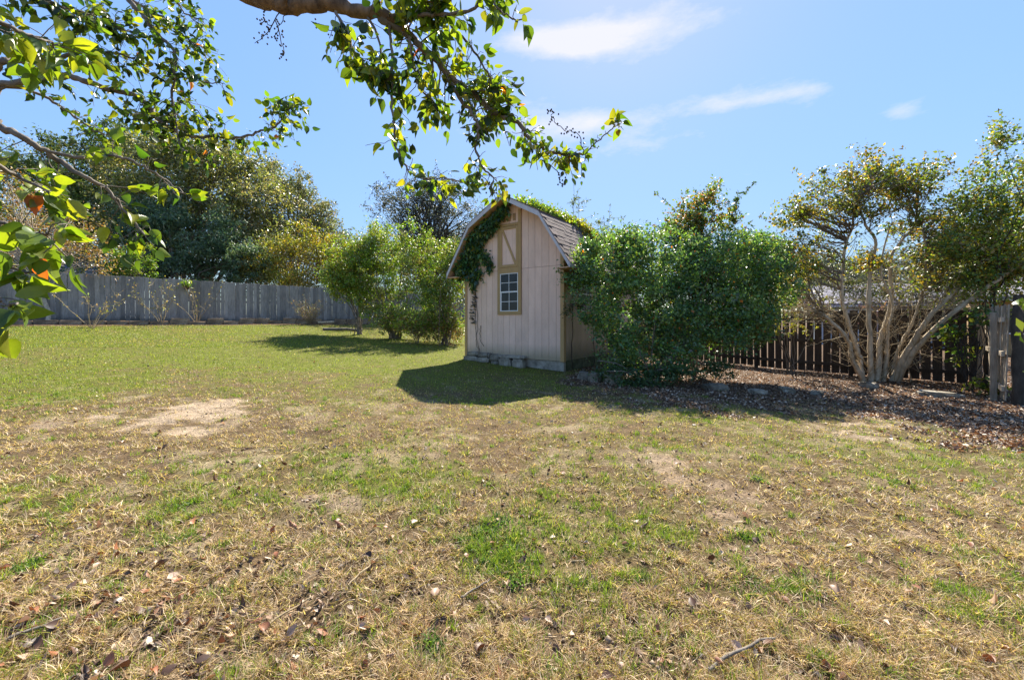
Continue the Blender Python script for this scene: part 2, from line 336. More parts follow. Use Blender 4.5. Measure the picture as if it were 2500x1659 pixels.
# ------------------------------------------------------------------ tubes and leaves
def smooth_path(P, n, jit=0, rg=None):
    P = np.asarray(P, float); m = len(P)
    t = np.linspace(0, m - 1, n); i = np.clip(t.astype(int), 0, m - 2); f = (t - i)[:, None]
    p0 = P[np.clip(i - 1, 0, m - 1)]; p1 = P[i]; p2 = P[i + 1]; p3 = P[np.clip(i + 2, 0, m - 1)]
    Q = .5 * (2 * p1 + (p2 - p0) * f + (2 * p0 - 5 * p1 + 4 * p2 - p3) * f ** 2 + (3 * p1 - p0 - 3 * p2 + p3) * f ** 3)
    if jit: Q[1:-1] += (rg or rng).normal(0, jit, (n - 2, 3))
    return Q
class Geo:
    """collects tubes and leaf faces, then becomes one mesh"""
    def __init__(s): s.V = []; s.F = []; s.C = []; s.n = 0
    def add(s, V, Fc, C=None):
        s.V.append(V); s.F.append(Fc + s.n); s.n += len(V)
        if C is not None: s.C.append(C)
    def tube(s, P, r0, r1, k=6, bump=0):
        P = np.asarray(P, float); n = len(P); T = np.gradient(P, axis=0); T /= np.linalg.norm(T, axis=1)[:, None] + 1e-9
        up = np.array([.13, .21, .97]) if abs(T[0, 2]) < .8 else np.array([1, .1, .05])
        A = np.cross(T, up); A /= np.linalg.norm(A, axis=1)[:, None] + 1e-9; B = np.cross(T, A)
        r = np.linspace(r0, r1, n)[:, None] if np.isscalar(r0) else np.asarray(r0)[:, None]
        if bump: r = r * (1 + bump * (rng.random((n, 1)) - .5))
        th = np.linspace(0, 2 * np.pi, k, endpoint=False)
        V = (P[:, None] + r[..., None] * (np.cos(th)[None, :, None] * A[:, None] + np.sin(th)[None, :, None] * B[:, None])).reshape(-1, 3)
        i = np.arange(n - 1)[:, None] * k; j = np.arange(k)[None]; j2 = (j + 1) % k
        s.add(V, np.stack([i + j, i + j2, i + k + j2, i + k + j], -1).reshape(-1, 4))
    def build(s, name, mat, parent=None, off=None, kind=None, smooth=True):
        return part(name, np.concatenate(s.V), np.concatenate(s.F), mat, parent, np.concatenate(s.C) if s.C else None, smooth, kind, off)
def unit(v): return v / (np.linalg.norm(v, axis=-1, keepdims=True) + 1e-9)
def cards(P, L, W, col, axis=None, up=.4, droop=0., fold=.25, rg=rng, nrm=None):
    """one folded diamond-shaped leaf of two triangles per point"""
    n = len(P); d = unit(rg.normal(0, 1, (n, 3)) + np.array([0, 0, -droop])) if axis is None else unit(axis)
    nrm = unit(rg.normal(0, 1, (n, 3)) + np.array([0, 0, up * 2])) if nrm is None else unit(nrm + rg.normal(0, .55, (n, 3))); sd = unit(np.cross(d, nrm)); nn_ = np.cross(sd, d)
    L = np.broadcast_to(L, (n,))[:, None]; W = np.broadcast_to(W, (n,))[:, None]
    m = P + d * L * .45
    V = np.stack([P, m + sd * W * .5 + nn_ * W * fold, P + d * L, m - sd * W * .5 + nn_ * W * fold * rg.random((n, 1))], 1).reshape(-1, 3)
    b = np.arange(n)[:, None] * 4
    Fc = np.concatenate([b + np.array([[0, 1, 2]]), b + np.array([[0, 2, 3]])])
    return V, Fc, np.repeat(col, 4, axis=0)
def pal(colors, n, jit=.25, idx=None, rg=rng):
    c = np.array(colors, float); k = rg.integers(0, len(c), n) if idx is None else idx
    return c[k] * (1 + jit * rg.normal(0, 1, (n, 1))).clip(.35, 2.) * (1 + .08 * rg.normal(0, 1, (n, 3))).clip(.7, 1.3)
def crown(B, nclump, per, L, W, colors, spread=.35, lo=.5, seed=1, up=.4, flat=.7, colfn=None, zmin=None, gap=.3, gs=1., shoots=0, sl=.5, fill=.2, rag=.28, droop=.2):
    """leaf positions grouped in clumps through the volume of a few blobs; returns leaf arrays and the clump centres"""
    rg = np.random.default_rng(seed); B = np.array(B, float); w = (B[:, 3] * B[:, 5]) ** 1.0 * B[:, 4] ** .3; w /= w.sum()
    k = rg.choice(len(B), nclump, p=w); d = unit(rg.normal(0, 1, (nclump, 3)))
    r = lo + (1 - lo) * rg.random(nclump) ** .6; inner = rg.random(nclump) < fill; r = np.where(inner, r * rg.random(nclump), r)
    r *= 1 + rag * (fbm(d[:, 0] * 2 + k * 3.1, d[:, 2] * 2 + d[:, 1], 1.6, 3, seed) - .5) * 2
    Cn = B[k, :3] + d * B[k, 3:6] * r[:, None]
    if gap: Cn = Cn[vnoise(Cn[:, 0] * 1.5 / gs + Cn[:, 2] * .9 / gs + seed, Cn[:, 2] * 1.4 / gs - Cn[:, 0] * .5 / gs + Cn[:, 1] * .6 / gs + 31) + .25 * (rg.random(len(Cn)) - .5) > gap]
    if zmin is not None: Cn = Cn[Cn[:, 2] > zmin]
    nclump = len(Cn); cs = spread * (.5 + rg.random(nclump))
    O = unit(rg.normal(0, 1, (nclump, per, 3))) * (rg.random((nclump, per, 1)) ** .45) * 1.9; P = (Cn[:, None] + O * cs[:, None, None] * np.array([1, 1, flat])).reshape(-1, 3)
    nr0 = O.reshape(-1, 3) * .8 + np.array([0, 0, up])
    ci = rg.integers(0, len(colors), nclump); ii = np.repeat(ci, per); swap = rg.random(len(P)) < .35; ii = np.where(swap, rg.integers(0, len(colors), len(P)), ii)
    col = pal(colors, len(P), .22, ii, rg)
    if colfn is not None: col = colfn(P, col)
    if shoots:                                            # loose shoots that stand out of the outline
        md = Cn.mean(0); o = (Cn - md) / (Cn.std(0) + .01); sc_o = np.linalg.norm(o, axis=1) + .6 * o[:, 2]; pick = np.argsort(-sc_o)[:max(4, len(Cn) // 3)]; pick = pick[rg.integers(0, len(pick), shoots)]
        d = unit((Cn[pick] - md) * [1, 1, .5] / (np.abs(Cn[pick] - md).max(1, keepdims=True)) + rg.normal(0, .35, (shoots, 3)) + [0, 0, .75]); ln = sl * rg.uniform(.4, 1.4, shoots)
        t = rg.random((shoots, 14)) ** .8; Q = Cn[pick][:, None] + d[:, None] * (t * ln[:, None])[..., None] + rg.normal(0, .3 * L, (shoots, 14, 3)); Q = Q.reshape(-1, 3)
        P = np.concatenate([P, Q]); nr0 = np.concatenate([nr0, rg.normal(0, 1, Q.shape) + [0, 0, .4]]); col = np.concatenate([col, pal(colors, len(Q), .2, rg=rg)])
    l = L * (.6 + .8 * rg.random(len(P)))
    return cards(P, l, W / L * l, col, up=up, droop=droop, rg=rg, nrm=nr0), Cn
def plant(name, base, label, cat, B, nclump, per, L, W, colors, group=None, trunk=.15, bk='bark_grey', limbs=14, fork=.35, mat='foliage', seed=1, multi=1, spread=.35, stems=None, limbr=.3, tname='trunk', cname='crown', extra=None, **kw):
    """a tree or shrub: trunk with limbs reaching into the crown, crown of leaf clumps"""
    root = empty(name, base, label, cat, group); base = np.array(base, float); rg = np.random.default_rng(seed + 100)
    (V, Fc, C), Cn = crown(B, nclump, per, L, W, colors, spread, seed=seed, **kw)
    g = Geo(); ctr = Cn.mean(0); top = Cn[:, 2].max()
    for m_ in range(multi):
        a = rg.random() * 6.28; off = np.array([math.cos(a), math.sin(a), 0]) * (.0 if multi == 1 else trunk * (1.2 + 1.5 * rg.random()))
        tgt = ctr * .5 + Cn[rg.integers(len(Cn))] * .5 if multi > 1 else ctr; fk = base + (tgt - base) * fork + off
        tip = base + (tgt - base) * .95 + off; tip[2] = max(tip[2], base[2] + .7 * (top - base[2]))
        P = smooth_path([base + off - [0, 0, .1], base + off + (fk - base - off) * .5 + rg.normal(0, .03, 3) * (top - base[2]) * .3, fk, tip], 12, .012 * (top - base[2]) * .3, rg)
        t0 = trunk * (1 if multi == 1 else .8); g.tube(P, t0, t0 * .25, 8, .15)
        sel = Cn[rg.permutation(len(Cn))[:limbs]]
        for c in sel:
            s = rg.integers(4, 11); q = P[s]; mid = q + (c - q) * .5 + np.array([0, 0, .12]) * np.linalg.norm(c - q) + rg.normal(0, .05, 3) * np.linalg.norm(c - q)
            g.tube(smooth_path([q, mid, c], 7, .02 * np.linalg.norm(c - q), rg), t0 * limbr, t0 * .05, 5)
    if stems: stems(g, rg)
    g.build(tname, M[bk], root, base)
    part(cname, V, Fc, M[mat], root, C, kind='stuff', off=base)
    if extra: extra(root, base, rg)
    return root

# ------------------------------------------------------------------ the shed
UX, UY = .807, -.5905
SX, SY, SZ = -1.40, 12.14, .05
W_, D_ = 3.353, 5.6
shed = empty('garden_shed', (SX, SY, SZ), 'pink gambrel-roofed barn shed with mustard trim and vines on its gable', 'shed', rz=math.atan2(UY, UX))
RP = [(-.373, 2.76), (.487, 4.10), (1.677, 4.74), (2.867, 4.10), (3.727, 2.76)]
def roofline(x):
    for (a, b), (c, d) in zip(RP[:-1], RP[1:]):
        if x <= c: return b + (d - b) * (x - a) / (c - a)
    return RP[-1][1]
ZS = .315; ZJ = ZS + 2.44; TH = .13
# footing
box('footing', .01, W_ - .01, .03, .14, -.5, ZS - .002, M['concrete'], shed, .008)
box('footing', W_ - .13, W_ - .006, .145, D_ - .03, -.7, ZS - .004, M['mossy'], shed, .008)
box('footing', .006, .13, .145, D_ - .03, -.5, ZS - .004, M['concrete'], shed, .008)
box('footing', .135, W_ - .135, D_ - .14, D_ - .03, -.5, ZS - .004, M['concrete'], shed, .008)
# core behind the boards
core = [(.022, ZS), (W_ - .022, ZS), (W_ - .022, roofline(W_) - TH - .01), (2.867, 4.10 - TH - .01), (1.677, 4.74 - TH - .01), (.487, 4.10 - TH - .01), (.022, roofline(0) - TH - .01)]
prism('wall_core', core, .022, D_ - .022, M['groove'], shed)
def board(x0, x1, z0, z1, y0=0., y1=.02, m='pink', cap=True):
    pts = [(x0, z0), (x1, z0)]
    t1 = min(z1, roofline(x1) - TH) if cap else z1; t0 = min(z1, roofline(x0) - TH) if cap else z1
    pts.append((x1, t1))
    for bx in (2.867, 1.677, .487):
        if cap and x0 < bx < x1 and roofline(bx) - TH < z1: pts.append((bx, roofline(bx) - TH))
    pts.append((x0, t0)); return prism('siding_board', pts, y0, y1, M[m], shed)
WX0, WX1 = 1.24, 2.06
edges = list(np.linspace(.0, WX0, 7)) + list(np.linspace(WX0, WX1, 5))[1:] + list(np.linspace(WX1, W_, 7))[1:]
G = .0035
WB, WT = 1.60, 2.655                                      # window opening bottom / top (height above shed base)
for i, (a, b) in enumerate(zip(edges[:-1], edges[1:])):
    mid = WX0 - .01 < (a + b) / 2 < WX1
    if mid:
        board(a + G, b - G, ZS, WB - .09, cap=False)
        board(a + G, b - G, 4.03, 5)
    else:
        board(a + G, b - G, ZS + random.uniform(-.004, .004), ZJ - .004); board(a + G, b - G, ZJ + .004, 5)
# side, rear and far walls
def side_board(xa, xb, y0, y1, z0, z1, m):
    return box('siding_board', xa, xb, y0, y1, z0, z1, M[m], shed)
sy = np.linspace(.0, D_, 29); ztop = roofline(0) - TH - .25
for a, b in zip(sy[:-1], sy[1:]):
    if a < .001: a += .024
    if .86 < (a + b) / 2 < 1.66:
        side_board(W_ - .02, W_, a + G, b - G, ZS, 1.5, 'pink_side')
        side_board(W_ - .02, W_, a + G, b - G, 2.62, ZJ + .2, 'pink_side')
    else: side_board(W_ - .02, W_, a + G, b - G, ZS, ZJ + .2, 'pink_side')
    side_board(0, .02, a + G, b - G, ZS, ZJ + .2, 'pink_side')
for a, b in zip(np.linspace(.03, W_ - .03, 17)[:-1], np.linspace(.03, W_ - .03, 17)[1:]):
    board(a + G, b - G, ZS, 5, D_ - .02, D_)
# corner trim
box('corner_trim', -.02, .07, -.022, -.001, ZS - .02, roofline(0) - TH - .03, M['mustard'], shed, .003)
box('corner_trim', -.022, -.001, 0, .09, ZS - .02, 2.9, M['mustard'], shed, .003)
box('corner_trim', W_ - .085, W_ + .022, -.022, -.001, ZS - .02, roofline(W_) - TH - .03, M['mustard'], shed, .003)
box('corner_trim', W_ + .001, W_ + .022, 0, .09, ZS - .02, 2.9, M['mustard'], shed, .003)
# central column of trim, window, loft door, vent
box('trim_board', WX0, WX0 + .095, -.028, -.001, WB - .09, 3.96, M['mustard'], shed, .003)
box('trim_board', WX1 - .10, WX1 - .002, -.034, -.001, WB - .09, roofline(WX1) - TH - .02, M['mustard'], shed, .003)
box('trim_board', WX0 + .096, WX1 - .101, -.028, -.001, WB - .09, WB - .002, M['mustard'], shed, .003)
box('trim_board', WX0 + .096, WX1 - .101, -.026, -.001, WT + .002, 2.82, M['mustard'], shed, .003)
box('trim_board', WX0 - .01, WX1 - .101, -.036, -.001, 3.962, 4.035, M['mustard'], shed, .003)
wx0, wx1 = WX0 + .098, WX1 - .104
def window(parent, x0, x1, z0, z1, axis='x', pos=0.):
    """double-hung window: frame, two sashes, glazing bars, eight panes"""
    w = bpy.data.objects.new('window', None); COL.objects.link(w); w.parent = parent; w.empty_display_size = .1
    def bx(name, a0, a1, d0, d1, c0, c1, m, b=.002):
        if axis == 'x': return box(name, a0, a1, pos + d0, pos + d1, c0, c1, M[m], w, b)
        return box(name, pos - d1, pos - d0, a0, a1, c0, c1, M[m], w, b)
    t = .022
    bx('frame', x0, x0 + t, -.03, .0, z0, z1, 'white'); bx('frame', x1 - t, x1, -.03, .0, z0, z1, 'white')
    bx('frame', x0 + t + .001, x1 - t - .001, -.03, 0, z1 - t, z1, 'white'); bx('frame', x0 + t + .001, x1 - t - .001, -.03, 0, z0, z0 + t, 'white')
    zm = z0 + (z1 - z0) * .51
    bx('meeting_rail', x0 + t + .001, x1 - t - .001, -.026, -.002, zm - .018, zm + .018, 'white')
    for k, (a, b, dd) in enumerate([(zm + .019, z1 - t - .001, -.02), (z0 + t + .001, zm - .019, -.012)]):
        xm = (x0 + x1) / 2; h = (a + b) / 2
        ix0, ix1 = x0 + t + .001, x1 - t - .001
        if k:                                             # lower sash sits deeper and has its own thin rim
            bx('sash', ix0, ix0 + .018, dd - .004, dd + .008, a, b, 'white', 0); ix0 += .019
        bx('glazing_bar', xm - .007, xm + .007, dd - .006, dd + .004, a, b, 'white', 0)
        bx('glazing_bar', ix0, xm - .008, dd - .006, dd + .004, h - .007, h + .007, 'white', 0)
        bx('glazing_bar', xm + .008, ix1, dd - .006, dd + .004, h - .007, h + .007, 'white', 0)
        for (p, q) in ((ix0, xm - .0075), (xm + .0075, ix1)):
            for (u, v_) in ((a, h - .0075), (h + .0075, b)): bx('pane', p, q, dd + .001, dd + .003, u, v_, 'glass', 0)
    return w
window(shed, wx0, wx1, WB, WT)
box('window_recess', wx0 - .004, wx1 + .004, .001, .02, WB, WT, M['groove'], shed)
sw = window(shed, .93, 1.6, 1.59, 2.53, 'y', W_ + .006)
for (a, b, c, d) in ((.84, .927, 1.5, 2.62), (1.603, 1.69, 1.5, 2.62), (.928, 1.602, 1.5, 1.587), (.928, 1.602, 2.533, 2.62)):
    box('trim_board', W_ + .001, W_ + .024, a, b, c, d, M['mustard'], shed, .003)
# loft door
ld = bpy.data.objects.new('loft_door', None); COL.objects.link(ld); ld.parent = shed; ld.empty_display_size = .1
DX0, DX1, DZ0, DZ1 = WX0 + .097, WX1 - .103, 2.823, 3.955
for i, (a, b) in enumerate(zip(np.linspace(DX0 + .003, DX1 - .003, 4)[:-1], np.linspace(DX0 + .003, DX1 - .003, 4)[1:])): box('door_board', a + .002, b - .002, -.012, -.001, DZ0, DZ1, M['pink'], ld)
box('door_frame', DX0, DX0 + .07, -.036, -.013, DZ0, DZ1, M['mustard'], ld, .003); box('door_frame', DX1 - .07, DX1, -.036, -.013, DZ0, DZ1, M['mustard'], ld, .003)
box('door_frame', DX0 + .071, DX1 - .071, -.036, -.013, DZ0, DZ0 + .075, M['mustard'], ld, .003); box('door_frame', DX0 + .071, DX1 - .071, -.036, -.013, DZ1 - .075, DZ1, M['mustard'], ld, .003)
a, b = (DX0 + .085, DZ1 - .078), (DX1 - .085, DZ0 + .078); dv = Vector((b[0] - a[0], b[1] - a[1])).normalized(); nv = Vector((-dv.y, dv.x)) * .03
prism('diagonal_brace', [(a[0] - nv.x, a[1] - nv.y), (b[0] - nv.x, b[1] - nv.y), (b[0] + nv.x, b[1] + nv.y), (a[0] + nv.x, a[1] + nv.y)], -.032, -.014, M['mustard'], ld)
# gable vent: flat dark panels painted as the shade of three slots
vt = bpy.data.objects.new('gable_vent', None); COL.objects.link(vt); vt.parent = shed; vt.empty_display_size = .1
for i in range(3):
    x = 1.43 + i * .17; box('painted_slot', x, x + .095, -.004, .0, 4.10, 4.30, M['groove'], vt)
    for k in range(4): link('louvre', pmesh('louvre', boxv(x + .003, x + .092, -.012, -.006, 4.115 + k * .047, 4.115 + k * .047 + .028), BOXF, M['mustard']), vt)
# roof: deck, soffit, fascia, shingles
YF, YB = -.40, D_ + .40
def offp(p, d):
    return [(x, z - d) for x, z in p]
def slab(name, i, d0, d1, y0, y1, m, e0=0., e1=0.):
    (x0, z0), (x1, z1) = RP[i], RP[i + 1]
    return prism(name, [(x0, z0 - d1), (x1, z1 - d1), (x1, z1 - d0), (x0, z0 - d0)], y0, y1, M[m], shed)
for i in range(4):
    slab('roof_deck', i, .008, .075, YF, YB, 'shingle'); slab('soffit', i, .078, .12, YF + .01, YB - .01, 'soffit')
    for (ya, yb) in ((YF - .028, YF - .003), (YB + .003, YB + .028)): slab('rake_fascia', i, -.006, .125, ya, yb, 'fascia')
    slab('drip_edge', i, -.016, -.0075, YF - .04, YF + .05, 'shingle')
for s, x in ((-1, RP[0][0]), (1, RP[-1][0])):
    x0, x1 = (x - .025, x - .002) if s < 0 else (x + .002, x + .025)
    box('eave_fascia', x0, x1, YF - .02, YB + .02, 2.62, 2.765, M['fascia'], shed, .003)
    xa, xb = (x + .0, .0) if s < 0 else (W_, x)
    box('eave_soffit', min(xa, xb) + .002, max(xa, xb) - .002, YF + .011, YB - .011, 2.615, 2.64, M['soffit'], shed)
sh_me = pmesh('shingle', boxv(0, .185, 0, .318, 0, .009), BOXF, M['shingle'])
def shingle_row(i, rows, as_parts):
    (x0, z0), (x1, z1) = (RP[i], RP[i + 1]) if i >= 2 else (RP[i + 1], RP[i])
    s = 1 if i >= 2 else -1; L = math.hypot(x1 - x0, z1 - z0); th = math.atan2(z0 - z1, s * (x1 - x0)); step = L / rows
    g = Geo()
    for r in range(rows):
        y = YF - .03 + (r % 2) * .16 - .0; first = True
        while y < YB - .05:
            d = r * step; px = x0 + s * math.cos(th) * d; pz = z0 - math.sin(th) * d + .002
            nx_, nz_ = s * math.sin(th) * .004, math.cos(th) * .004
            til = th - .045
            if as_parts:
                o = link('shingle', sh_me, shed, (px + nx_ + random.uniform(-.004, .004), y, pz + nz_), (0, til, random.uniform(-.006, .006)))
            else:
                V = np.array(boxv(0, .185, 0, .318, 0, .009)); V[:, 1] += y
                R = np.stack([s * (V[:, 0] * math.cos(til)) + s * V[:, 2] * math.sin(til) + px + nx_, V[:, 1], -V[:, 0] * math.sin(til) + V[:, 2] * math.cos(til) + pz + nz_], 1)
                g.add(R, np.array(BOXF) if s > 0 else np.array(BOXF)[:, ::-1])
            y += .323
    if not as_parts: g.build('shingle_field', M['shingle'], shed, kind='stuff', smooth=False)
shingle_row(3, 11, True); shingle_row(2, 9, False); shingle_row(1, 9, False); shingle_row(0, 11, False)

def shed_w(x, y, z):                                      # shed coordinates to world
    return np.array([SX + UX * x + .5905 * y, SY + UY * x + .807 * y, SZ + z])

# ------------------------------------------------------------------ fences
def picket_mesh(name, w, h, t, m, notch=.0):
    v = boxv(-w / 2, w / 2, -t / 2, t / 2, 0, h)
    for k in range(4, 8): v[k] = (v[k][0], v[k][1], h + random.uniform(-.012, .012))
    me = pmesh(name, v, BOXF, m); bevel(me, .003); return me
def fence(name, label, p0, p1, h, w, gap, matn, rails_side, post_every=2.4, rail_mat=None, jit=.02, lean=.008, post_h=None, sink=.0):
    p0 = np.array(p0, float); p1 = np.array(p1, float); L = np.linalg.norm(p1 - p0); d = (p1 - p0) / L; nrm = np.array([-d[1], d[0]]) * rails_side; ang = math.atan2(d[1], d[0])
    root = empty(name, (p0[0], p0[1], float(base_z(*p0))), label, 'fence'); bz = root.location.z
    ms = [picket_mesh('picket', w * k, h, .018, M[matn]) for k in (1, .99, 1.01, .995, .985, 1.005)]
    n = int(L / (w + gap))
    for i in range(n):
        s = (i + .5) * (w + gap); q = p0 + d * s + nrm * random.uniform(-.004, .004); z = float(base_z(*q)) + .03 - sink
        o = link('picket', ms[random.randrange(6)], root, (q[0] - p0[0], q[1] - p0[1], z - bz + random.uniform(-jit, jit)), (random.uniform(-lean, lean), random.uniform(-lean, lean) * 1.5, ang + random.uniform(-.03, .03)))
    rm = M[rail_mat or matn]
    for s0 in np.arange(0, L - .1, post_every):
        s1 = min(s0 + post_every, L)
        qa = p0 + d * s0 + nrm * .033; qb = p0 + d * s1 + nrm * .033
        for hz in (.28, h * .52, h - .22):
            za, zb = float(base_z(*qa)) + hz, float(base_z(*qb)) + hz
            a3 = np.array([*qa, za]); b3 = np.array([*qb, zb]); n3 = np.array([*nrm, 0]) * .02; u3 = np.array([0, 0, .045])
            v = [a3 - n3 - u3, b3 - n3 - u3, b3 + n3 - u3, a3 + n3 - u3, a3 - n3 + u3, b3 - n3 + u3, b3 + n3 + u3, a3 + n3 + u3]
            link('rail', pmesh('rail', [x - np.array([p0[0], p0[1], bz]) for x in v], BOXF, rm), root)
        q = p0 + d * s0 + nrm * .10; zq = float(base_z(*q)) - .2
        me = pmesh('post', boxv(-.045, .045, -.045, .045, 0, (post_h or h) + .12), BOXF, rm); bevel(me, .004)
        link('post', me, root, (q[0] - p0[0], q[1] - p0[1], zq - bz), (0, 0, ang))
    return root
fd = np.array([.7016, .7126])
fA = np.array([-15.66, 16.2]) - fd * 3.4; fB = np.array([-15.66, 16.2]) + fd * 24
fence('picket_fence', 'long weathered grey privacy fence along the back left of the lawn', fA, fB, 1.80, .141, .0025, 'grey_picket', 1, jit=.018, lean=.006)
rA = np.array([8.46, 12.75]) - np.array([.65, -.76]) * 5.4; rC = np.array([11.22, 9.52])
fence('picket_fence', 'dark unlit fence with bright gaps between its boards behind the multi-stemmed tree', rA, rC, 1.80, .176, .028, 'shaded_picket', -1, rail_mat='shaded_picket', jit=.015)
rD = rC + np.array([-.71, -.71]) * 3.0
fence('picket_fence', 'short sunlit tan fence length with two rails at the far right edge', rC + np.array([-.71, -.71]) * .1, rD, 1.78, .14, .012, 'sunlit_picket', -1, rail_mat='sunlit_picket', jit=.03, lean=.03)
pz = float(base_z(*rD)); pg = Geo(); pg.tube(smooth_path([[0, 0, -.2], [.02, 0, .6], [-.02, .01, 1.2], [.01, 0, 2.0]], 10, .008), .085, .07, 9, .2)
po = pg.build('gate_post', M['bark_dark']); po.location = (rD[0] + .05, rD[1] - .14, pz); tag(po, 'thick dark round gate post ending the short tan fence', 'post')

# ------------------------------------------------------------------ stone edging along the long fence
ed = empty('garden_border', tuple(gat(300, 790)), 'low row of weathered edging blocks in front of the long grey fence', 'garden border'); eo = np.array(ed.location)
ebm = []
for k in range(4):
    me = pmesh('edging_block', boxv(-.29, .29, -.07, .07, -.1, .13), BOXF, M['edging']); bevel(me, .015, 2)
    for v in me.vertices: v.co += Vector((random.uniform(-.01, .01), random.uniform(-.01, .01), random.uniform(-.01, .01)))
    ebm.append(me)
s = -2.6
while s < 14.2:
    q = np.array([-15.66, 16.2]) + fd * s + np.array([-NX, -NY]) * (1.0 + .12 * math.sin(s * .8)); z = float(ground_z(*q))
    o = link('edging_block', random.choice(ebm), ed, (q[0] - eo[0], q[1] - eo[1], z - eo[2] + .0 + random.uniform(-.02, .02)), (random.uniform(-.04, .04), random.uniform(-.03, .03), math.atan2(fd[1], fd[0]) + random.uniform(-.08, .08)))
    if random.random() < .55: link('edging_block', random.choice(ebm), ed, (q[0] - eo[0] + .02, q[1] - eo[1] + .05, z - eo[2] + .12 + random.uniform(-.01, .02)), (0, random.uniform(-.03, .03), math.atan2(fd[1], fd[0]) + random.uniform(-.1, .1)))
    s += .6

# ------------------------------------------------------------------ loose stones and blocks at the shed
def rock(name, loc, dims, rz, label, m='stone', cat='stone', group=None, rough=.12, seed=0):
    import bmesh
    bm = bmesh.new(); bmesh.ops.create_cube(bm, size=1)
    bmesh.ops.bevel(bm, geom=list(bm.edges), offset=.12, segments=2, affect='EDGES')
    bmesh.ops.subdivide_edges(bm, edges=list(bm.edges), cuts=1, use_grid_fill=True)
    r = random.Random(seed)
    for v in bm.verts:
        k = 1 + rough * (r.random() - .5) * 1.4; v.co *= k
    me = bpy.data.meshes.new(name); bm.to_mesh(me); bm.free()
    for v in me.vertices: v.co = Vector((v.co.x * dims[0], v.co.y * dims[1], v.co.z * dims[2]))
    me.materials.append(M[m]); o = link(name, me, None, loc, (0, 0, rz)); return tag(o, label, cat, group)
SA = math.atan2(UY, UX); gr = 'concrete blocks stacked against the shed footing'
blk = [(.42, -.11, .38, .42, .10, 'thin grey capping block at the left end of the stack by the shed'), (.86, -.12, .36, .4, .12, 'capping block beside the left end of the stack by the shed'),
       (.36, -.13, .24, .5, .15, 'middle-course block at the left end of the stack by the shed'), (.84, -.14, .22, .42, .14, 'middle-course block right of the left end of the stack by the shed'),
       (.70, -.16, .07, .5, .15, 'bottom block half sunk in grass under the left of the stack'), (1.27, -.13, .31, .36, .17, 'upper block below the left window trim of the shed'),
       (1.28, -.15, .14, .26, .15, 'small middle block below the left window trim of the shed'), (1.24, -.18, .02, .3, .14, 'lowest block in grass below the left window trim of the shed')]
for i, (x, y, z, w, h, lb) in enumerate(blk):
    rock('concrete_block', tuple(shed_w(x, y, z)), (w, .19, h), SA + random.uniform(-.08, .08), lb, 'stone', 'block', gr, .06, i)
rock('concrete_block', tuple(shed_w(1.66, -.17, .13)), (.38, .22, .40), SA + .06, 'tall tan upright block standing against the shed footing', 'stone', 'block', gr, .06, 21)
rock('concrete_block', tuple(shed_w(2.08, -.16, .12)), (.36, .2, .38), SA - .05, 'tall grey upright block, rightmost against the shed footing', 'stone', 'block', gr, .06, 22)
rock('capping_slab', tuple(shed_w(1.84, -.13, .36)), (.86, .22, .07), SA + .02, 'pale slab lying across the two upright blocks by the shed', 'concrete', 'slab', None, .04, 23)
for i, (px, py, dm, lb) in enumerate([(1425, 925, (.22, .2, .2), 'small dark rounded rock nearest the right corner of the shed'), (1457, 930, (.40, .24, .24), 'flat-topped grey rock in the middle of three by the hedge'), (1495, 935, (.36, .3, .34), 'tallest pale rock under the left of the hedge')]):
    x, y, z = gat(px, py); rock('garden_rock', (x, y, z + .07), dm, i, lb, 'stone', 'rock', 'rocks between the shed and the hedge', .2, 30 + i)
for i, (px, py, dm, lb) in enumerate([(1850, 960, (.3, .2, .12), 'half-buried flat stone in leaf litter right of the hedge'), (1920, 955, (.34, .22, .14), 'half-buried stone in the middle of the litter bed'), (2290, 965, (.6, .4, .14), 'broad flat stone in leaf litter right of the multi-stemmed tree'),
                                      (1995, 962, (.3, .2, .12), 'grey block in leaf litter left of the multi-stemmed tree'), (2120, 945, (.34, .26, .2), 'rounded rock at the foot of the multi-stemmed tree'), (1745, 950, (.5, .25, .2), 'mossy block under the right of the hedge')]):
    x, y, z = gat(px, py); rock('garden_rock', (x, y, z + .02), dm, i * 1.3, lb, 'stone', 'rock', None, .2, 50 + i)
for i, (a, b, lb) in enumerate([((788, 806), (885, 809), 'thin dark timber lying on the lawn left of the green bush'), ((775, 790), (850, 790), 'pale timber lying in front of the grey fence by the small brown shrub')]):
    x0, y0, z0 = gat(*a); x1, y1, z1 = gat(*b); g = Geo(); g.tube(smooth_path([[x0, y0, z0 + .06], [(x0 + x1) / 2, (y0 + y1) / 2, (z0 + z1) / 2 + .08], [x1, y1, z1 + .06]], 8, .01), .07, .065, 7, .15)
    tag(g.build('timber', M['bark_grey' if i == 0 else 'bark_pale']), lb, 'timber')

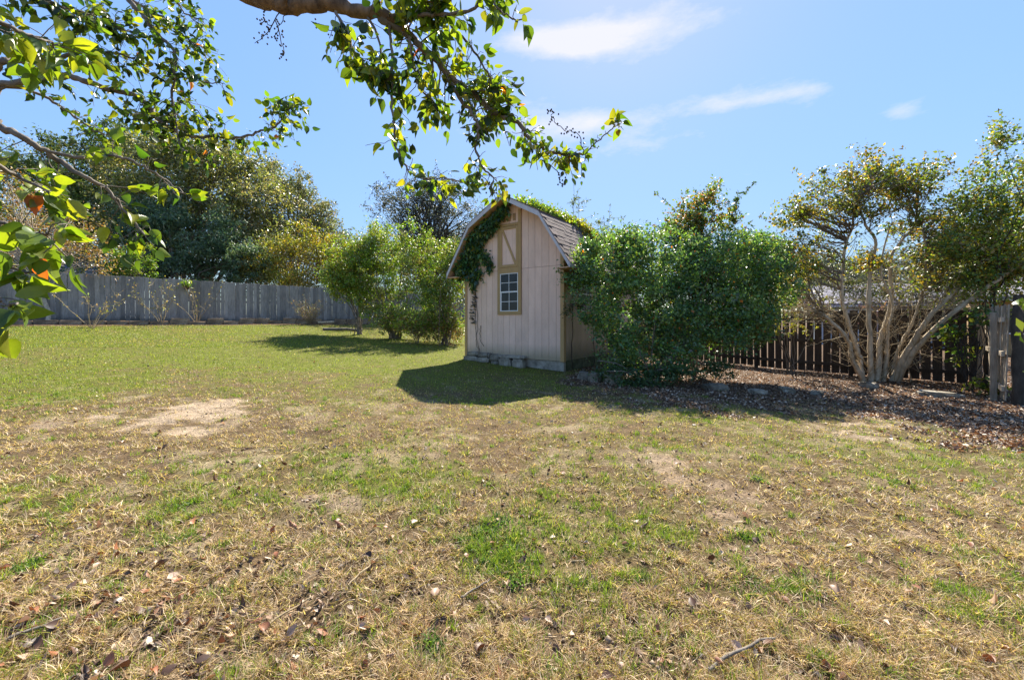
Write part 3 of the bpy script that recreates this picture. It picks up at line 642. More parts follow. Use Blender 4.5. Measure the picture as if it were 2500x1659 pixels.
# ------------------------------------------------------------------ neighbouring buildings beyond the fences
def house(name, label, c, w, d, h, rh, rz, wm_, rm_, over=.4):
    r = empty(name, c, label, 'house', rz=rz)
    box('wall', -w / 2, w / 2, -d / 2, -d / 2 + .15, -1, h, M[wm_], r); box('wall', -w / 2, w / 2, d / 2 - .15, d / 2, -1, h, M[wm_], r)
    for sx in (-1, 1):
        x = sx * (w / 2 - .075)
        me = pmesh('wall', [(x - .07, -d / 2 + .152, -1), (x - .07, d / 2 - .152, -1), (x - .07, d / 2 - .152, h), (x - .07, 0, h + rh * .95), (x - .07, -d / 2 + .152, h),
                            (x + .07, -d / 2 + .152, -1), (x + .07, d / 2 - .152, -1), (x + .07, d / 2 - .152, h), (x + .07, 0, h + rh * .95), (x + .07, -d / 2 + .152, h)],
                   [(0, 1, 2, 3, 4), (9, 8, 7, 6, 5), (0, 5, 6, 1), (1, 6, 7, 2), (2, 7, 8, 3), (3, 8, 9, 4), (4, 9, 5, 0)], M[wm_]); link('wall', me, r)
    for s in (-1, 1):
        e = d / 2 + over; ze = h - rh * over / (d / 2)
        v = [(-w / 2 - over, 0, h + rh + .02), (w / 2 + over, 0, h + rh + .02), (w / 2 + over, s * e, ze + .02), (-w / 2 - over, s * e, ze + .02)]
        v += [(a, b_, c_ + .14) for a, b_, c_ in v]
        link('roof', pmesh('roof', v, BOXF if s < 0 else [f[::-1] for f in BOXF], M[rm_]), r)
        box('eave_board', -w / 2 - over, w / 2 + over, s * e - .02, s * e + .02, ze - .06, ze + .012, M['white'], r)
    for x in (-w * .3, 0, w * .3):
        wd = bpy.data.objects.new('window', None); COL.objects.link(wd); wd.parent = r
        box('frame', x - .55, x + .55, -d / 2 - .03, -d / 2 - .002, 1.0, 2.2, M['white'], wd); box('pane', x - .48, x + .48, -d / 2 - .036, -d / 2 - .031, 1.07, 2.13, M['glass'], wd)
    return r
p = at(2230, 0, 25); house('neighbour_house', 'pale blue-grey house with light roof seen over the dark right fence', (p[0], 27, -.2), 7.5, 6, 2.75, 1.25, -.55, 'wall_pale', 'roof_grey')
p = at(2560, 0, 19); house('neighbour_house', 'tan-walled house behind foliage at the far right edge', (p[0], 19, -.2), 5.5, 5, 2.7, .9, -.7, 'wall_tan', 'roof_grey')
p = at(110, 0, 27); house('neighbour_house', 'grey-roofed building mostly hidden behind trees beyond the long fence', (p[0] - 1, 29, 1.6), 7, 6, 2.6, 1.4, .6, 'wall_pale', 'roof_grey')

# ------------------------------------------------------------------ trees and shrubs beyond the left fence
def B3(L):
    """blobs given by where they appear (pixel x, pixel y, distance, radii in pixels, depth in metres)"""
    o = []
    for (px, py, Y, rx, ry, ryd) in L:
        p = at(px, py, Y); o.append((p[0], Y, p[2], rx / F * Y, ryd, ry / F * Y))
    return o
OAK = [(.14, .16, .06), (.18, .20, .07), (.23, .24, .10), (.29, .27, .15), (.09, .12, .05)]
OLIVE = [(.2, .22, .11), (.26, .26, .15), (.34, .31, .22), (.15, .17, .09)]
DARK = [(.055, .10, .05), (.09, .145, .07), (.13, .20, .11), (.19, .26, .16)]
YEL = [(.24, .25, .04), (.3, .27, .04), (.18, .22, .04), (.36, .25, .04), (.2, .17, .07)]
BRIGHT = [(.15, .25, .035), (.20, .31, .045), (.11, .19, .035), (.27, .32, .05)]
RUSSET = [(.22, .14, .08), (.28, .19, .11), (.16, .11, .06), (.14, .15, .04), (.30, .24, .18), (.25, .12, .03)]
BLUE = [(.07, .085, .08), (.11, .12, .11), (.16, .17, .16), (.06, .065, .065)]
def gb(px, Y): x = (px - CX) / F * Y; return (x, Y, float(base_z(x, Y)))
kw = dict(lo=.55, rag=.35, gap=.28, gs=1.8, shoots=260, sl=1.0)
plant('evergreen_oak', gb(500, 29), 'largest rounded olive-grey oak rising above the long grey fence', 'tree',
      B3([(470, 490, 29, 160, 150, 3.2), (570, 480, 28.5, 120, 130, 3), (380, 440, 29.5, 120, 110, 3), (630, 560, 28, 90, 130, 2.5), (450, 385, 29, 100, 65, 2.5), (560, 400, 29, 80, 60, 2.2), (360, 560, 29, 120, 110, 3)]),
      620, 110, .2, .10, OAK + OLIVE, trunk=.4, seed=3, spread=.5, limbs=30, fill=.1, mat='foliage', **kw)
plant('dark_evergreen', gb(440, 25), 'dark blue-green evergreen with drooping boughs right behind the grey fence', 'tree',
      B3([(440, 600, 25.5, 120, 90, 1.8), (540, 610, 25, 90, 80, 1.6), (380, 560, 26, 80, 90, 1.6), (620, 640, 25, 50, 55, 1.3), (500, 660, 25, 160, 40, 1.3), (340, 650, 25, 80, 40, 1.3)]),
      420, 90, .2, .06, DARK, trunk=.22, seed=4, spread=.42, flat=.3, limbs=24, fill=.1, mat='foliage_dull', droop=.5, **kw)
plant('evergreen_oak', gb(700, 32), 'narrower grey-green oak stepping down to the right of the largest oak', 'tree',
      B3([(690, 460, 32, 60, 60, 2.2), (730, 540, 32, 80, 90, 2.4), (650, 560, 31, 70, 100, 2), (785, 580, 33, 55, 60, 2), (720, 620, 31, 140, 60, 2)]),
      420, 80, .2, .09, OAK + OLIVE, trunk=.3, seed=5, spread=.42, limbs=26, fill=.15, mat='foliage_dull', **kw)
plant('broadleaf_tree', gb(215, 31), 'dark green tree behind the russet tree at the far left', 'tree',
      B3([(300, 400, 31, 80, 80, 2.4), (190, 440, 31, 110, 100, 2.6), (60, 470, 31, 110, 110, 2.6), (250, 540, 30, 110, 90, 2.4)]),
      480, 80, .22, .1, [(.07, .12, .035), (.11, .16, .04), (.09, .10, .04), (.15, .2, .04)], trunk=.35, seed=6, spread=.45, limbs=30, mat='foliage_dull', **kw)
plant('broadleaf_tree', gb(60, 22), 'low dark tree tucked behind the left end of the grey fence', 'tree',
      B3([(60, 640, 22, 150, 60, 1.6), (-120, 560, 22, 150, 120, 2)]), 260, 60, .16, .07, DARK + OAK, trunk=.2, seed=7, spread=.35, limbs=14, mat='foliage_dull', **kw)
plant('yellowing_shrub', gb(690, 25.5), 'yellow-green shrub mass over the middle right of the grey fence', 'shrub',
      B3([(680, 630, 25.5, 60, 60, 1.2), (745, 600, 26, 60, 60, 1.2), (810, 630, 26, 65, 70, 1.2), (640, 660, 25, 50, 40, 1), (720, 680, 25, 130, 25, 1), (870, 660, 26, 60, 50, 1)]), 420, 50, .13, .07, YEL, trunk=.05, seed=8, spread=.3, limbs=30, multi=5, lo=.35, rag=.35)
plant('upright_privet', gb(320, 20), 'bright green upright shrub peeking over the grey fence', 'shrub',
      B3([(290, 640, 20, 16, 50, .35), (330, 620, 20, 14, 42, .3), (368, 640, 20, 12, 50, .3), (305, 660, 20, 40, 30, .4)]), 150, 34, .09, .05, BRIGHT, trunk=.03, seed=9, spread=.11, limbs=30, multi=5, lo=.2, bk='bark_grey')
plant('russet_tree', (gat(98, 792)[0], gat(98, 792)[1] + .3, gat(98, 792)[2]), 'thin-trunked russet-leaved tree in front of the left of the grey fence', 'tree',
      B3([(90, 560, 15.5, 150, 90, 1.5), (200, 600, 15.6, 80, 70, 1.1), (30, 480, 15.5, 100, 80, 1.4), (250, 655, 15.8, 40, 40, .6), (-80, 560, 15.2, 120, 110, 1.4)]),
      430, 22, .085, .045, RUSSET, trunk=.075, seed=10, spread=.28, limbs=90, lo=.2, rag=.5, bk='bark_pale', fork=.55)
def twiggy(name, base, label, cat, h, n, leafn, L, colors, seed, spread=.5, r=.012, bk='stem_straw', group=None, kids=5, W=.5, out_=.5):
    rg = np.random.default_rng(seed); root = empty(name, base, label, cat, group); g = Geo(); tips = []
    for i in range(n):
        a = rg.random() * 6.28; k = out_ * (.3 + rg.random()); hh = h * (.55 + .45 * rg.random())
        e = np.array([math.cos(a) * k * spread * 2, math.sin(a) * k * spread * 2, hh]); P = smooth_path([[0, 0, -.05], e * .35 + rg.normal(0, .03, 3) * h, e * .7 + rg.normal(0, .04, 3) * h, e], 10, .006 * h, rg)
        g.tube(P, r, r * .3, 5); tips += [P[j] for j in range(4, 10)]
        for _ in range(kids):
            q = P[rg.integers(3, 9)]; d = e / np.linalg.norm(e) * .5 + rg.normal(0, .5, 3); l = h * rg.uniform(.12, .3); Q = smooth_path([q, q + d * l * .5, q + d * l + [0, 0, .02]], 6, .004 * h, rg)
            g.tube(Q, r * .5, r * .15, 4); tips += [Q[j] for j in range(1, 6)]
    g.build('stems', M[bk], root)
    if leafn:
        T = np.array(tips); P = T[rg.integers(0, len(T), leafn)] + rg.normal(0, .018, (leafn, 3)); l = L * (.6 + .7 * rg.random(leafn))
        V, Fc, C = cards(P, l, l * W, pal(colors, leafn, .2, rg=rg), up=.2, droop=.4, rg=rg); part('leaves', V, Fc, M['foliage'], root, C, kind='stuff')
    return root
twiggy('bare_tree', gb(850, 30), 'leafless twiggy treetop between the oaks and the bright green bush', 'tree', 6.2, 12, 500, .12, OLIVE, 31, 1.2, .035, 'bark_grey', kids=14, out_=.8)
plant('blue_oak', gb(1040, 30), 'dark blue-grey oak with sky gaps standing behind the shed roof', 'tree',
      B3([(1010, 520, 30, 95, 75, 2.5), (1090, 490, 30, 80, 65, 2.5), (930, 500, 30, 45, 45, 1.8), (1150, 540, 30, 50, 70, 2), (1060, 560, 30, 120, 60, 2.4), (1040, 470, 30, 60, 35, 2)]),
      430, 50, .15, .07, BLUE, trunk=.3, seed=12, spread=.34, shoots=80, sl=.8, gs=1.5, limbs=90, lo=.3, rag=.5, mat='foliage_dull', bk='bark_dark')
plant('far_tree', gb(1180, 38), 'low far trees peeking left of the shed', 'tree', B3([(1120, 640, 38, 160, 70, 3), (960, 650, 38, 120, 60, 3)]), 260, 50, .22, .1, DARK + OAK, trunk=.3, seed=13, spread=.5, limbs=16, mat='foliage_dull', **kw)
# the yard's own bushes left of the shed
def fan_stems(b, n):
    def f(g, rg):
        for _ in range(n):
            q = np.array(b) + rg.normal(0, .12, 3) * [1, 1, 0]; a = rg.uniform(-1, 1); e = q + [a * 1.1, rg.normal(0, .4), rg.uniform(1., 2.2)]
            g.tube(smooth_path([q, q + (e - q) * .5 + [a * -.15, 0, .1], e], 9, .015, rg), rg.uniform(.012, .028), .008, 5)
    return f
bx_ = gat(876, 816)
plant('small_leaning_tree', bx_, 'small short-trunked tree with bright crown at the left of the yard bushes', 'tree',
      B3([(870, 650, bx_[1], 65, 70, 1.), (920, 610, bx_[1] + .3, 70, 60, 1.), (845, 690, bx_[1], 50, 40, .8), (900, 715, bx_[1], 60, 45, .8), (830, 640, bx_[1], 40, 45, .7)]), 380, 60, .085, .05, BRIGHT + YEL[:2], trunk=.11, seed=14, spread=.17, shoots=90, sl=.5, gap=.33, gs=.6, stems=fan_stems(bx_, 6), limbs=20, lo=.35, rag=.5, bk='bark_grey')
by_ = gat(965, 826)
plant('tall_green_bush', by_, 'tall many-stemmed bright green bush in the middle of the yard bushes', 'shrub',
      B3([(975, 595, by_[1], 85, 55, 1.2), (1000, 640, by_[1], 105, 70, 1.3), (955, 700, by_[1], 110, 55, 1.1), (1050, 690, by_[1] - .3, 80, 70, 1.), (920, 640, by_[1], 70, 70, 1.1), (1080, 630, by_[1], 60, 50, 1.), (1000, 755, by_[1], 100, 45, 1.), (990, 790, by_[1], 70, 30, .7), (925, 770, by_[1], 50, 40, .7), (830, 680, by_[1] + .6, 60, 50, .8)]), 640, 60, .08, .046, BRIGHT + [(.13, .16, .05), (.2, .18, .11)], trunk=.045, seed=15, spread=.17, shoots=170, sl=.6, gap=.36, gs=.6, limbs=5, multi=8, stems=fan_stems(by_, 26), lo=.35, rag=.45, bk='bark_grey', fork=.5)
bz_ = gat(1085, 842)
plant('green_bush', bz_, 'lower glossy bush with brownish foot touching the left side of the shed', 'shrub',
      B3([(1085, 690, bz_[1] + .8, 60, 75, .9), (1060, 750, bz_[1] + .3, 75, 65, .9), (1095, 795, bz_[1] + .3, 50, 50, .7), (1110, 640, bz_[1] + 1.2, 35, 60, .7), (1040, 800, bz_[1] + .3, 50, 40, .6)]), 460, 55, .07, .04, BRIGHT + [(.1, .14, .04), (.24, .17, .08)], trunk=.035, seed=16, spread=.15, shoots=90, sl=.4, gap=.33, gs=.5, limbs=5, multi=4, stems=fan_stems(bz_, 14), lo=.3, rag=.4,
      colfn=lambda P, c: np.where(((P[:, 2] < 1.15) & (rng.random(len(P)) < .55))[:, None], c * 0 + np.array([.24, .14, .08]) * (.6 + .6 * rng.random((len(P), 1))), c))
tx = gat(755, 790)
twiggy('brown_shrub', tx, 'small twiggy brown shrub with a green tip in front of the grey fence', 'shrub', 1.25, 60, 700, .06, [(.26, .17, .10), (.2, .13, .08), (.15, .17, .05)], 33, .42, .007, kids=4, out_=.9)
for (px, py, h, lab, sd, nl) in [((225), 800, 1.7, 'dark-stemmed young plant with pale shiny leaves left of the hanging pot', 34, 120), (395, 792, 1.9, 'thin pale sapling directly left of the hanging pot', 35, 160), (480, 790, 2.0, 'sparse leafless sapling right of the hanging pot', 36, 60)]:
    b = gat(px, py); twiggy('young_sapling', b, lab, 'sapling', h, 7, nl, .08, [(.34, .26, .16), (.3, .3, .2), (.2, .2, .06), (.4, .3, .12)], sd, .55, .012, 'stem_straw', 'saplings in front of the grey fence', kids=6, out_=.9)
# hanging pot on the fence
hp = at(425, 700, 0) ; q = np.array([-15.66, 16.2]) + fd * 1.95 + np.array([-NX, -NY]) * .22
Yh = q[1]; hr = empty('hanging_pot', (q[0], q[1], EYE - (700 - HY) / F * Yh), 'small hanging pot of green leaves on the grey fence between two saplings', 'plant pot')
g = Geo(); g.tube([[0, 0, -.12], [0, 0, -.04], [0, 0, .03]], [.07, .11, .13], 0, 12); g.build('pot', M['pot'], hr)
g = Geo(); g.tube([[0, .2, .34], [0, .05, .34], [0, 0, .3], [0, 0, .03]], .006, .006, 5); g.build('hanger', M['bark_dark'], hr)
P = rng.normal(0, 1, (160, 3)) * [.12, .09, .08] + [0, 0, .12]; V, Fc, C = cards(P, .1, .05, pal(BRIGHT, 160)); part('leaves', V, Fc, M['foliage'], hr, C, kind='stuff')

# ------------------------------------------------------------------ big hedge right of the shed
GL = [(.07, .15, .065), (.10, .20, .085), (.15, .26, .09), (.21, .32, .09), (.13, .19, .11)]
hb = gat(1585, 938)
def hedge_col(P, c):
    t = rng.random(len(P)) < .012; c = c.copy(); c[t] = [.5, .16, .03]; t = rng.random(len(P)) < .03; c[t] = [.22, .24, .03]; return c
def hedge_stems(g, rg):
    b0 = np.array(hb)
    for (px, py, dy) in [(1460, 880, -.1), (1540, 800, .2), (1600, 780, .3), (1660, 840, 0), (1620, 900, -.4), (1480, 905, -.5), (1700, 870, .1), (1560, 860, -.3), (1640, 870, -.4)]:
        e = at(px, py, b0[1] + dy); g.tube(smooth_path([b0 + rg.normal(0, .06, 3) * [1, 1, 0], b0 * .4 + e * .6 + [0, 0, .1], e], 8, .01, rg), .02, .01, 6)
hB = B3([(1500, 640, 9.7, 90, 70, 1.1), (1450, 720, 9.4, 50, 80, .7), (1620, 640, 9.8, 120, 75, 1.3), (1760, 650, 9.9, 100, 90, 1.3), (1860, 700, 10.2, 55, 90, 1.), (1430, 660, 9.9, 45, 60, .5), (1840, 650, 10.2, 60, 80, 1.), (1810, 790, 9.8, 60, 50, .7), (1850, 760, 10, 45, 50, .7), (1780, 740, 9.8, 80, 80, 1.), (1560, 760, 9.4, 110, 90, 1.2), (1700, 760, 9.6, 130, 90, 1.3), (1500, 840, 9.0, 60, 60, .6), (1600, 860, 8.9, 100, 60, .7), (1720, 820, 9.3, 90, 50, .9), (1540, 600, 9.9, 60, 40, .8), (1820, 800, 9.9, 60, 40, .7)])
plant('big_hedge', hb, 'huge glossy dark green hedge bush filling the space right of the shed', 'hedge', hB, 1900, 50, .068, .042, GL, trunk=.03, seed=17, spread=.14, shoots=240, sl=.3, gap=.22, gs=.5, limbs=5, multi=6, lo=.7, rag=.2, fill=.2, colfn=hedge_col, stems=hedge_stems, up=.35, zmin=.05, fork=.4)
# ferny low growth under the hedge
fl = B3([(1500, 900, 8.7, 60, 25, .5), (1640, 910, 8.5, 70, 22, .5), (1560, 930, 8.3, 60, 14, .3), (1740, 900, 9, 40, 25, .4)])
(V, Fc, C), _ = crown(fl, 150, 30, .07, .03, [(.06, .12, .045), (.09, .15, .06), (.05, .09, .035)], .1, lo=.2, seed=18, zmin=.0)
tag(part('low_undergrowth', V, Fc, M['foliage'], None, C), 'ferny green undergrowth at the foot of the big hedge', 'undergrowth', kind='stuff')
def sprigs(name, label, base, tips, colors, nleaf, L, seed, r=.012, W=.5, cat='shrub', bk='bark_grey', side=.25, per=9, mat='foliage'):
    rg = np.random.default_rng(seed); root = empty(name, base, label, cat); g = Geo(); pts = []; b = np.array(base, float)
    for (px, py, Y) in tips:
        e = at(px, py, Y); m_ = b + (e - b) * .5 + rg.normal(0, .1, 3); P = smooth_path([b + rg.normal(0, .05, 3) * [1, 1, 0], m_, e], 16, .02, rg); g.tube(P, r, r * .25, 5)
        for _ in range(per):
            q = P[rg.integers(7, 15)]; d = unit(e - b) * .5 + rg.normal(0, .55, 3); l = side * rg.uniform(.5, 1.3); Q = smooth_path([q, q + d * l * .5, q + d * l], 6, .008, rg); g.tube(Q, r * .35, r * .12, 4); pts += [Q[j] + (Q[min(j + 1, 5)] - Q[j]) * rg.random() for j in range(1, 6)]
        pts += list(P[9:])
    T = np.array(pts); P = T[rg.integers(0, len(T), nleaf)] + rg.normal(0, .012, (nleaf, 3)); l = L * (.6 + .7 * rg.random(nleaf))
    V, Fc, C = cards(P, l, l * W, pal(colors, nleaf, .2, rg=rg), up=.3, droop=.1, rg=rg)
    g.build('stems', M[bk], root, b); part('leaves', V, Fc, M[mat], root, C, kind='stuff', off=b); return root
CR = [(.06, .11, .03), (.09, .14, .035), (.05, .09, .04), (.13, .16, .03), (.3, .13, .03)]
sprigs('crape_shoots', 'tall leafy shoots with orange leaves rising out of the middle of the hedge', gb(1690, 10.6), [(1715, 470, 10.4), (1745, 468, 10.5), (1680, 520, 10.3), (1660, 500, 10.4), (1700, 530, 10.5), (1745, 540, 10.4), (1640, 560, 10.2), (1720, 500, 10.2)], CR, 4600, .09, 41, .018, per=20, side=.4)
sprigs('arching_shoot', 'single arching shoot with hanging leaf sprays right of the orange-leaved shoots', gb(1740, 10.7), [(1802, 470, 10.5), (1795, 490, 10.6)], CR[:4], 800, .09, 42, .014, per=10, side=.35)
sprigs('bamboo_sprig', 'thin wispy sprig standing behind the shed roof', gb(1395, 16), [(1400, 450, 16), (1412, 480, 16.2), (1425, 540, 16), (1400, 520, 15.8)], [(.10, .14, .06), (.14, .17, .08)], 620, .13, 43, .018, .28, per=12, side=.5)
sprigs('bamboo_sprig', 'leaning wispy sprig to the right of the upright one behind the roof', gb(1440, 16), [(1490, 500, 16), (1460, 540, 16.2), (1475, 530, 15.8)], [(.10, .14, .06), (.14, .17, .08)], 420, .13, 44, .016, .28, per=10, side=.5)
sprigs('yellow_shrub', 'pale yellow-green shrub between the hedge and the multi-stemmed tree', gb(1930, 11.6), [(1900, 640, 11.5), (1940, 650, 11.6), (1970, 690, 11.6), (1900, 700, 11.4), (1950, 680, 11.5), (1920, 670, 11.5), (1880, 660, 11.5), (1990, 710, 11.6)], [(.22, .24, .05), (.28, .26, .08), (.18, .2, .06), (.3, .2, .05)], 3200, .06, 45, .014, per=14, side=.35)

# ------------------------------------------------------------------ far trees to the right, beyond the fence
plant('far_woods_tree', gb(2010, 45), 'grey-green far treeline beyond the pale house', 'trees', B3([(1960, 690, 45, 130, 60, 5), (2120, 680, 46, 120, 55, 5), (1840, 660, 44, 120, 70, 5)]), 420, 50, .34, .16, BLUE + OAK[:2], trunk=.4, seed=50, spread=.7, limbs=30, mat='foliage_dull', **kw)
plant('far_woods_tree', gb(2380, 42), 'far trees over the roofs at the right edge', 'trees', B3([(2300, 660, 42, 130, 60, 5), (2450, 640, 42, 120, 80, 5), (2600, 640, 42, 120, 90, 5)]), 360, 50, .34, .16, BLUE + OAK[:2], trunk=.4, seed=51, spread=.7, limbs=30, mat='foliage_dull', **kw)
pk = gb(2130, 14.2); sprigs('pink_shrub', 'pink-flowering shrub glimpsed over the dark fence behind the tree', pk, [(2100, 740, 14.2), (2125, 752, 14.3), (2155, 748, 14.2), (2140, 760, 14)], [(.4, .2, .26), (.45, .28, .34), (.3, .16, .2)], 420, .07, 52, .014, .8, per=12, side=.3)

# ------------------------------------------------------------------ multi-stemmed tree in front of the dark fence
cb = gat(2155, 931); cY = cb[1]
root = empty('crape_myrtle', cb, 'multi-stemmed tree with smooth fan of tan trunks before the dark fence', 'tree'); cbv = np.array(cb)
stems_ = [([(2114, 930), (2084, 885), (2070, 830), (2026, 783), (2000, 760)], -.2, .06, .028), ([(2109, 920), (2100, 880), (2089, 844), (2067, 770), (2055, 720), (2063, 607), (2080, 556), (2086, 480)], .15, .062, .016),
          ([(2128, 928), (2125, 857), (2121, 747), (2125, 660), (2138, 590), (2112, 545), (2090, 480)], .0, .065, .015), ([(2142, 931), (2150, 830), (2162, 789), (2177, 720), (2172, 640), (2192, 600), (2235, 540), (2240, 440)], .2, .06, .016),
          ([(2155, 931), (2166, 871), (2168, 800), (2180, 740), (2150, 660), (2170, 560)], -.15, .045, .014), ([(2175, 931), (2207, 871), (2240, 816), (2279, 761), (2331, 711), (2380, 660), (2420, 590)], -1.0, .075, .018),
          ([(2187, 928), (2221, 874), (2279, 805), (2372, 728), (2440, 680), (2495, 640)], -1.35, .07, .022), ([(2178, 925), (2190, 860), (2225, 790), (2250, 720), (2262, 640), (2255, 560)], -.1, .04, .012)]
anch = []
for pts, dy, r0, r1 in stems_:
    P = np.array([at(a, b, cY + dy * min(1, i / 3.5)) for i, (a, b) in enumerate(pts)]); P[0] = cbv + (P[0] - cbv) * 1.0; P[0][2] = min(P[0][2], cb[2] + .02) - .08
    Q = smooth_path(P, len(pts) * 5, .008); g = Geo(); g.tube(Q, r0 * 1.02, r1 * 1.2, 9, .2)
    g.build('trunk', M['bark_pale'], root, cb)
    anch.append((Q, r1))
cB = B3([(2040, 450, cY, 75, 45, 1.0), (2130, 430, cY + .2, 90, 45, 1.1), (1960, 520, cY - .1, 70, 45, .9), (2080, 510, cY, 120, 45, 1.1), (2200, 450, cY + .1, 80, 40, 1.), (1950, 610, cY, 60, 40, .8), (2250, 540, cY, 80, 60, .9), (2290, 620, cY, 70, 60, .8), (2060, 600, cY + .1, 90, 35, .8), (2240, 480, cY, 80, 40, .8), (2330, 560, cY + .2, 80, 60, .9), (2400, 620, cY - 1., 80, 60, .8), (2290, 690, cY - .5, 70, 40, .6), (1960, 655, cY, 55, 35, .6), (2120, 640, cY, 60, 25, .5), (2220, 620, cY, 60, 40, .6)])
CM = [(.13, .18, .03), (.18, .22, .035), (.10, .14, .04), (.28, .26, .04), (.16, .12, .07), (.10, .12, .04), (.4, .26, .04)]
(V, Fc, C), Cn = crown(cB, 640, 30, .08, .046, CM, .16, lo=.3, seed=60, rag=.4, fill=.35, zmin=1.6, gap=.34, gs=.5, shoots=120, sl=.45)
g = Geo(); rg = np.random.default_rng(61)
allp = np.concatenate([Q[len(Q) // 3:] for Q, r in anch])
for c in Cn:                                              # every leaf clump hangs on a branch
    d = np.linalg.norm(allp - c, axis=1) + .8 * np.maximum(0, allp[:, 2] - c[2] + .2); k = rg.choice(np.argsort(d)[:6]); q = allp[k]
    m_ = q + (c - q) * .5 + rg.normal(0, .08, 3) * np.linalg.norm(c - q); n_ = np.linalg.norm(c - q); g.tube(smooth_path([q, m_, c], 8, .012 * n_, rg), .006 + .007 * min(n_, 1.6), .004, 5)
    for _ in range(2): e = c + rg.normal(0, .2, 3); g.tube([c + (q - c) * .15, (c + e) / 2 + rg.normal(0, .02, 3), e], .004, .002, 4)
g.build('branches', M['bark_grey'], root, cb, 'stuff')
g = Geo()                                                 # grey leafless lower twigs and straw-coloured suckers
for _ in range(240):
    Q, r = anch[rg.integers(len(anch))]; q = Q[rg.integers(5, len(Q) * 2 // 3)]; d = unit(q - cbv - [0, 0, .2]) * .6 + rg.normal(0, .5, 3); l = rg.uniform(.25, .9)
    P = smooth_path([q, q + d * l * .5 + rg.normal(0, .05, 3), q + d * l], 7, .012, rg); g.tube(P, .008, .003, 4)
    for _k in range(2): s_ = P[rg.integers(3, 6)]; g.tube([s_, s_ + rg.normal(0, .12, 3)], .0035, .0018, 4)
for _ in range(95):                                       # the tangle left of the trunks
    q = at(2015 + rg.normal(0, 14), 765 + rg.normal(0, 10), cY - .2); e = at(1930 + rg.normal(0, 50), 750 + rg.normal(0, 32), cY - .2 + rg.normal(0, .3)); g.tube(smooth_path([q, (q + e) / 2 + rg.normal(0, .1, 3), e], 8, .015, rg), .009, .003, 4)
for _ in range(30):
    a = rg.uniform(-1.1, 1.1); q = cbv + [rg.normal(0, .2), rg.normal(0, .12), 0]; e = q + [a * 1.6, rg.normal(0, .3), rg.uniform(.9, 2.2)]; g.tube(smooth_path([q, (q + e) / 2 + rg.normal(0, .1, 3), e], 10, .015, rg), .009, .003, 5)
g.build('twigs', M['stem_straw'], root, cb, 'stuff')
part('crown', V, Fc, M['foliage'], root, C, kind='stuff', off=cb)
# evergreen and vines in the right corner
eb = gb(2405, 9.05)
plant('tall_evergreen', eb, 'tall dense evergreen with upright top cut by the right edge of the photo', 'tree',
      B3([(2440, 350, 9.1, 24, 45, .35), (2415, 420, 9.1, 36, 45, .5), (2485, 400, 9.1, 36, 60, .5), (2410, 480, 9.1, 50, 50, .6), (2500, 500, 9, 70, 70, .8), (2430, 570, 9, 70, 50, .7), (2530, 600, 9, 80, 70, .8), (2400, 530, 9, 55, 50, .6), (2470, 660, 9, 80, 60, .7), (2440, 300, 9.1, 12, 28, .2), (2350, 600, 9, 50, 60, .6), (2380, 680, 9, 60, 50, .6), (2440, 730, 8.8, 60, 40, .5)]),
      640, 34, .075, .04, [(.09, .16, .04), (.14, .21, .05), (.19, .25, .05), (.34, .31, .05), (.22, .18, .08)], trunk=.05, seed=62, spread=.15, gap=.38, gs=.5, shoots=90, sl=.45, limbs=26, lo=.3, rag=.45, bk='bark_dark', fork=.5)
plant('corner_vine', gb(2370, 8.6), 'bright green vine leaves climbing at the corner of the two right fences', 'vine',
      B3([(2330, 810, 8.9, 30, 25, .3), (2345, 870, 8.9, 28, 35, .3), (2380, 880, 8.5, 25, 30, .25), (2395, 770, 8.4, 30, 25, .25), (2400, 940, 8.2, 30, 20, .25)]), 60, 11, .10, .075, [(.09, .15, .03), (.14, .2, .035), (.06, .11, .03), (.2, .22, .03)], trunk=.03, seed=63, spread=.13, limbs=50, lo=.1, rag=.4, bk='bark_dark', multi=2)
# leaves hanging into the frame at the right edge
nr = at(2495, 790, 2.4)
sprigs('near_shoot', 'blurred bright leaf spray poking in at the right edge', (3.9, 2.5, float(base_z(3.9, 2.5))), [(2500, 735, 2.45), (2505, 785, 2.45), (2515, 720, 2.4)], [(.14, .2, .03), (.18, .22, .03)], 44, .075, 64, .006, .6, per=4, side=.06)

# ------------------------------------------------------------------ vines on the shed
VG = [(.04, .10, .05), (.065, .15, .06), (.09, .2, .07), (.05, .11, .07), (.2, .25, .05)]
vr = empty('gable_vine', tuple(shed_w(.2, -.1, 0)), 'dark green vine draped under the left eave of the shed gable', 'vine'); vo = np.array(vr.location); rg = np.random.default_rng(70)
g = Geo()
vp = [(1.62, 4.42, .10), (1.35, 4.28, .14), (1.05, 4.08, .18), (.80, 3.90, .21), (.55, 3.68, .22), (.38, 3.40, .22), (.22, 3.12, .21), (.06, 2.90, .17), (-.12, 2.75, .13)]
P3 = np.array([shed_w(x, -.16, z) for x, z, r in vp]); Q = smooth_path(P3, 40, .01, rg); g.tube(Q, .014, .008, 6)
R = np.interp(np.linspace(0, 8, 40), range(9), [r for _, _, r in vp]); n = 2600; k = rg.integers(0, 40, n)
Pv = Q[k] + rg.normal(0, 1, (n, 3)) * R[k][:, None] * np.array([.5, .28, .62]); Pv = [Pv]
for pts, n, r in [([(.55, 3.4), (.75, 3.25), (.95, 3.1), (1.02, 2.86)], 300, .09), ([(.45, 3.1), (.5, 2.8), (.62, 2.7)], 260, .09), ([(.3, 3.0), (.36, 2.7), (.38, 2.4)], 300, .1)]:
    Q2 = smooth_path([shed_w(x, -.06, z) for x, z in pts], 20, .01, rg); g.tube(Q2, .006, .003, 5); Pv.append(Q2[rg.integers(0, 20, n)] + rg.normal(0, 1, (n, 3)) * [r, r * .4, r])
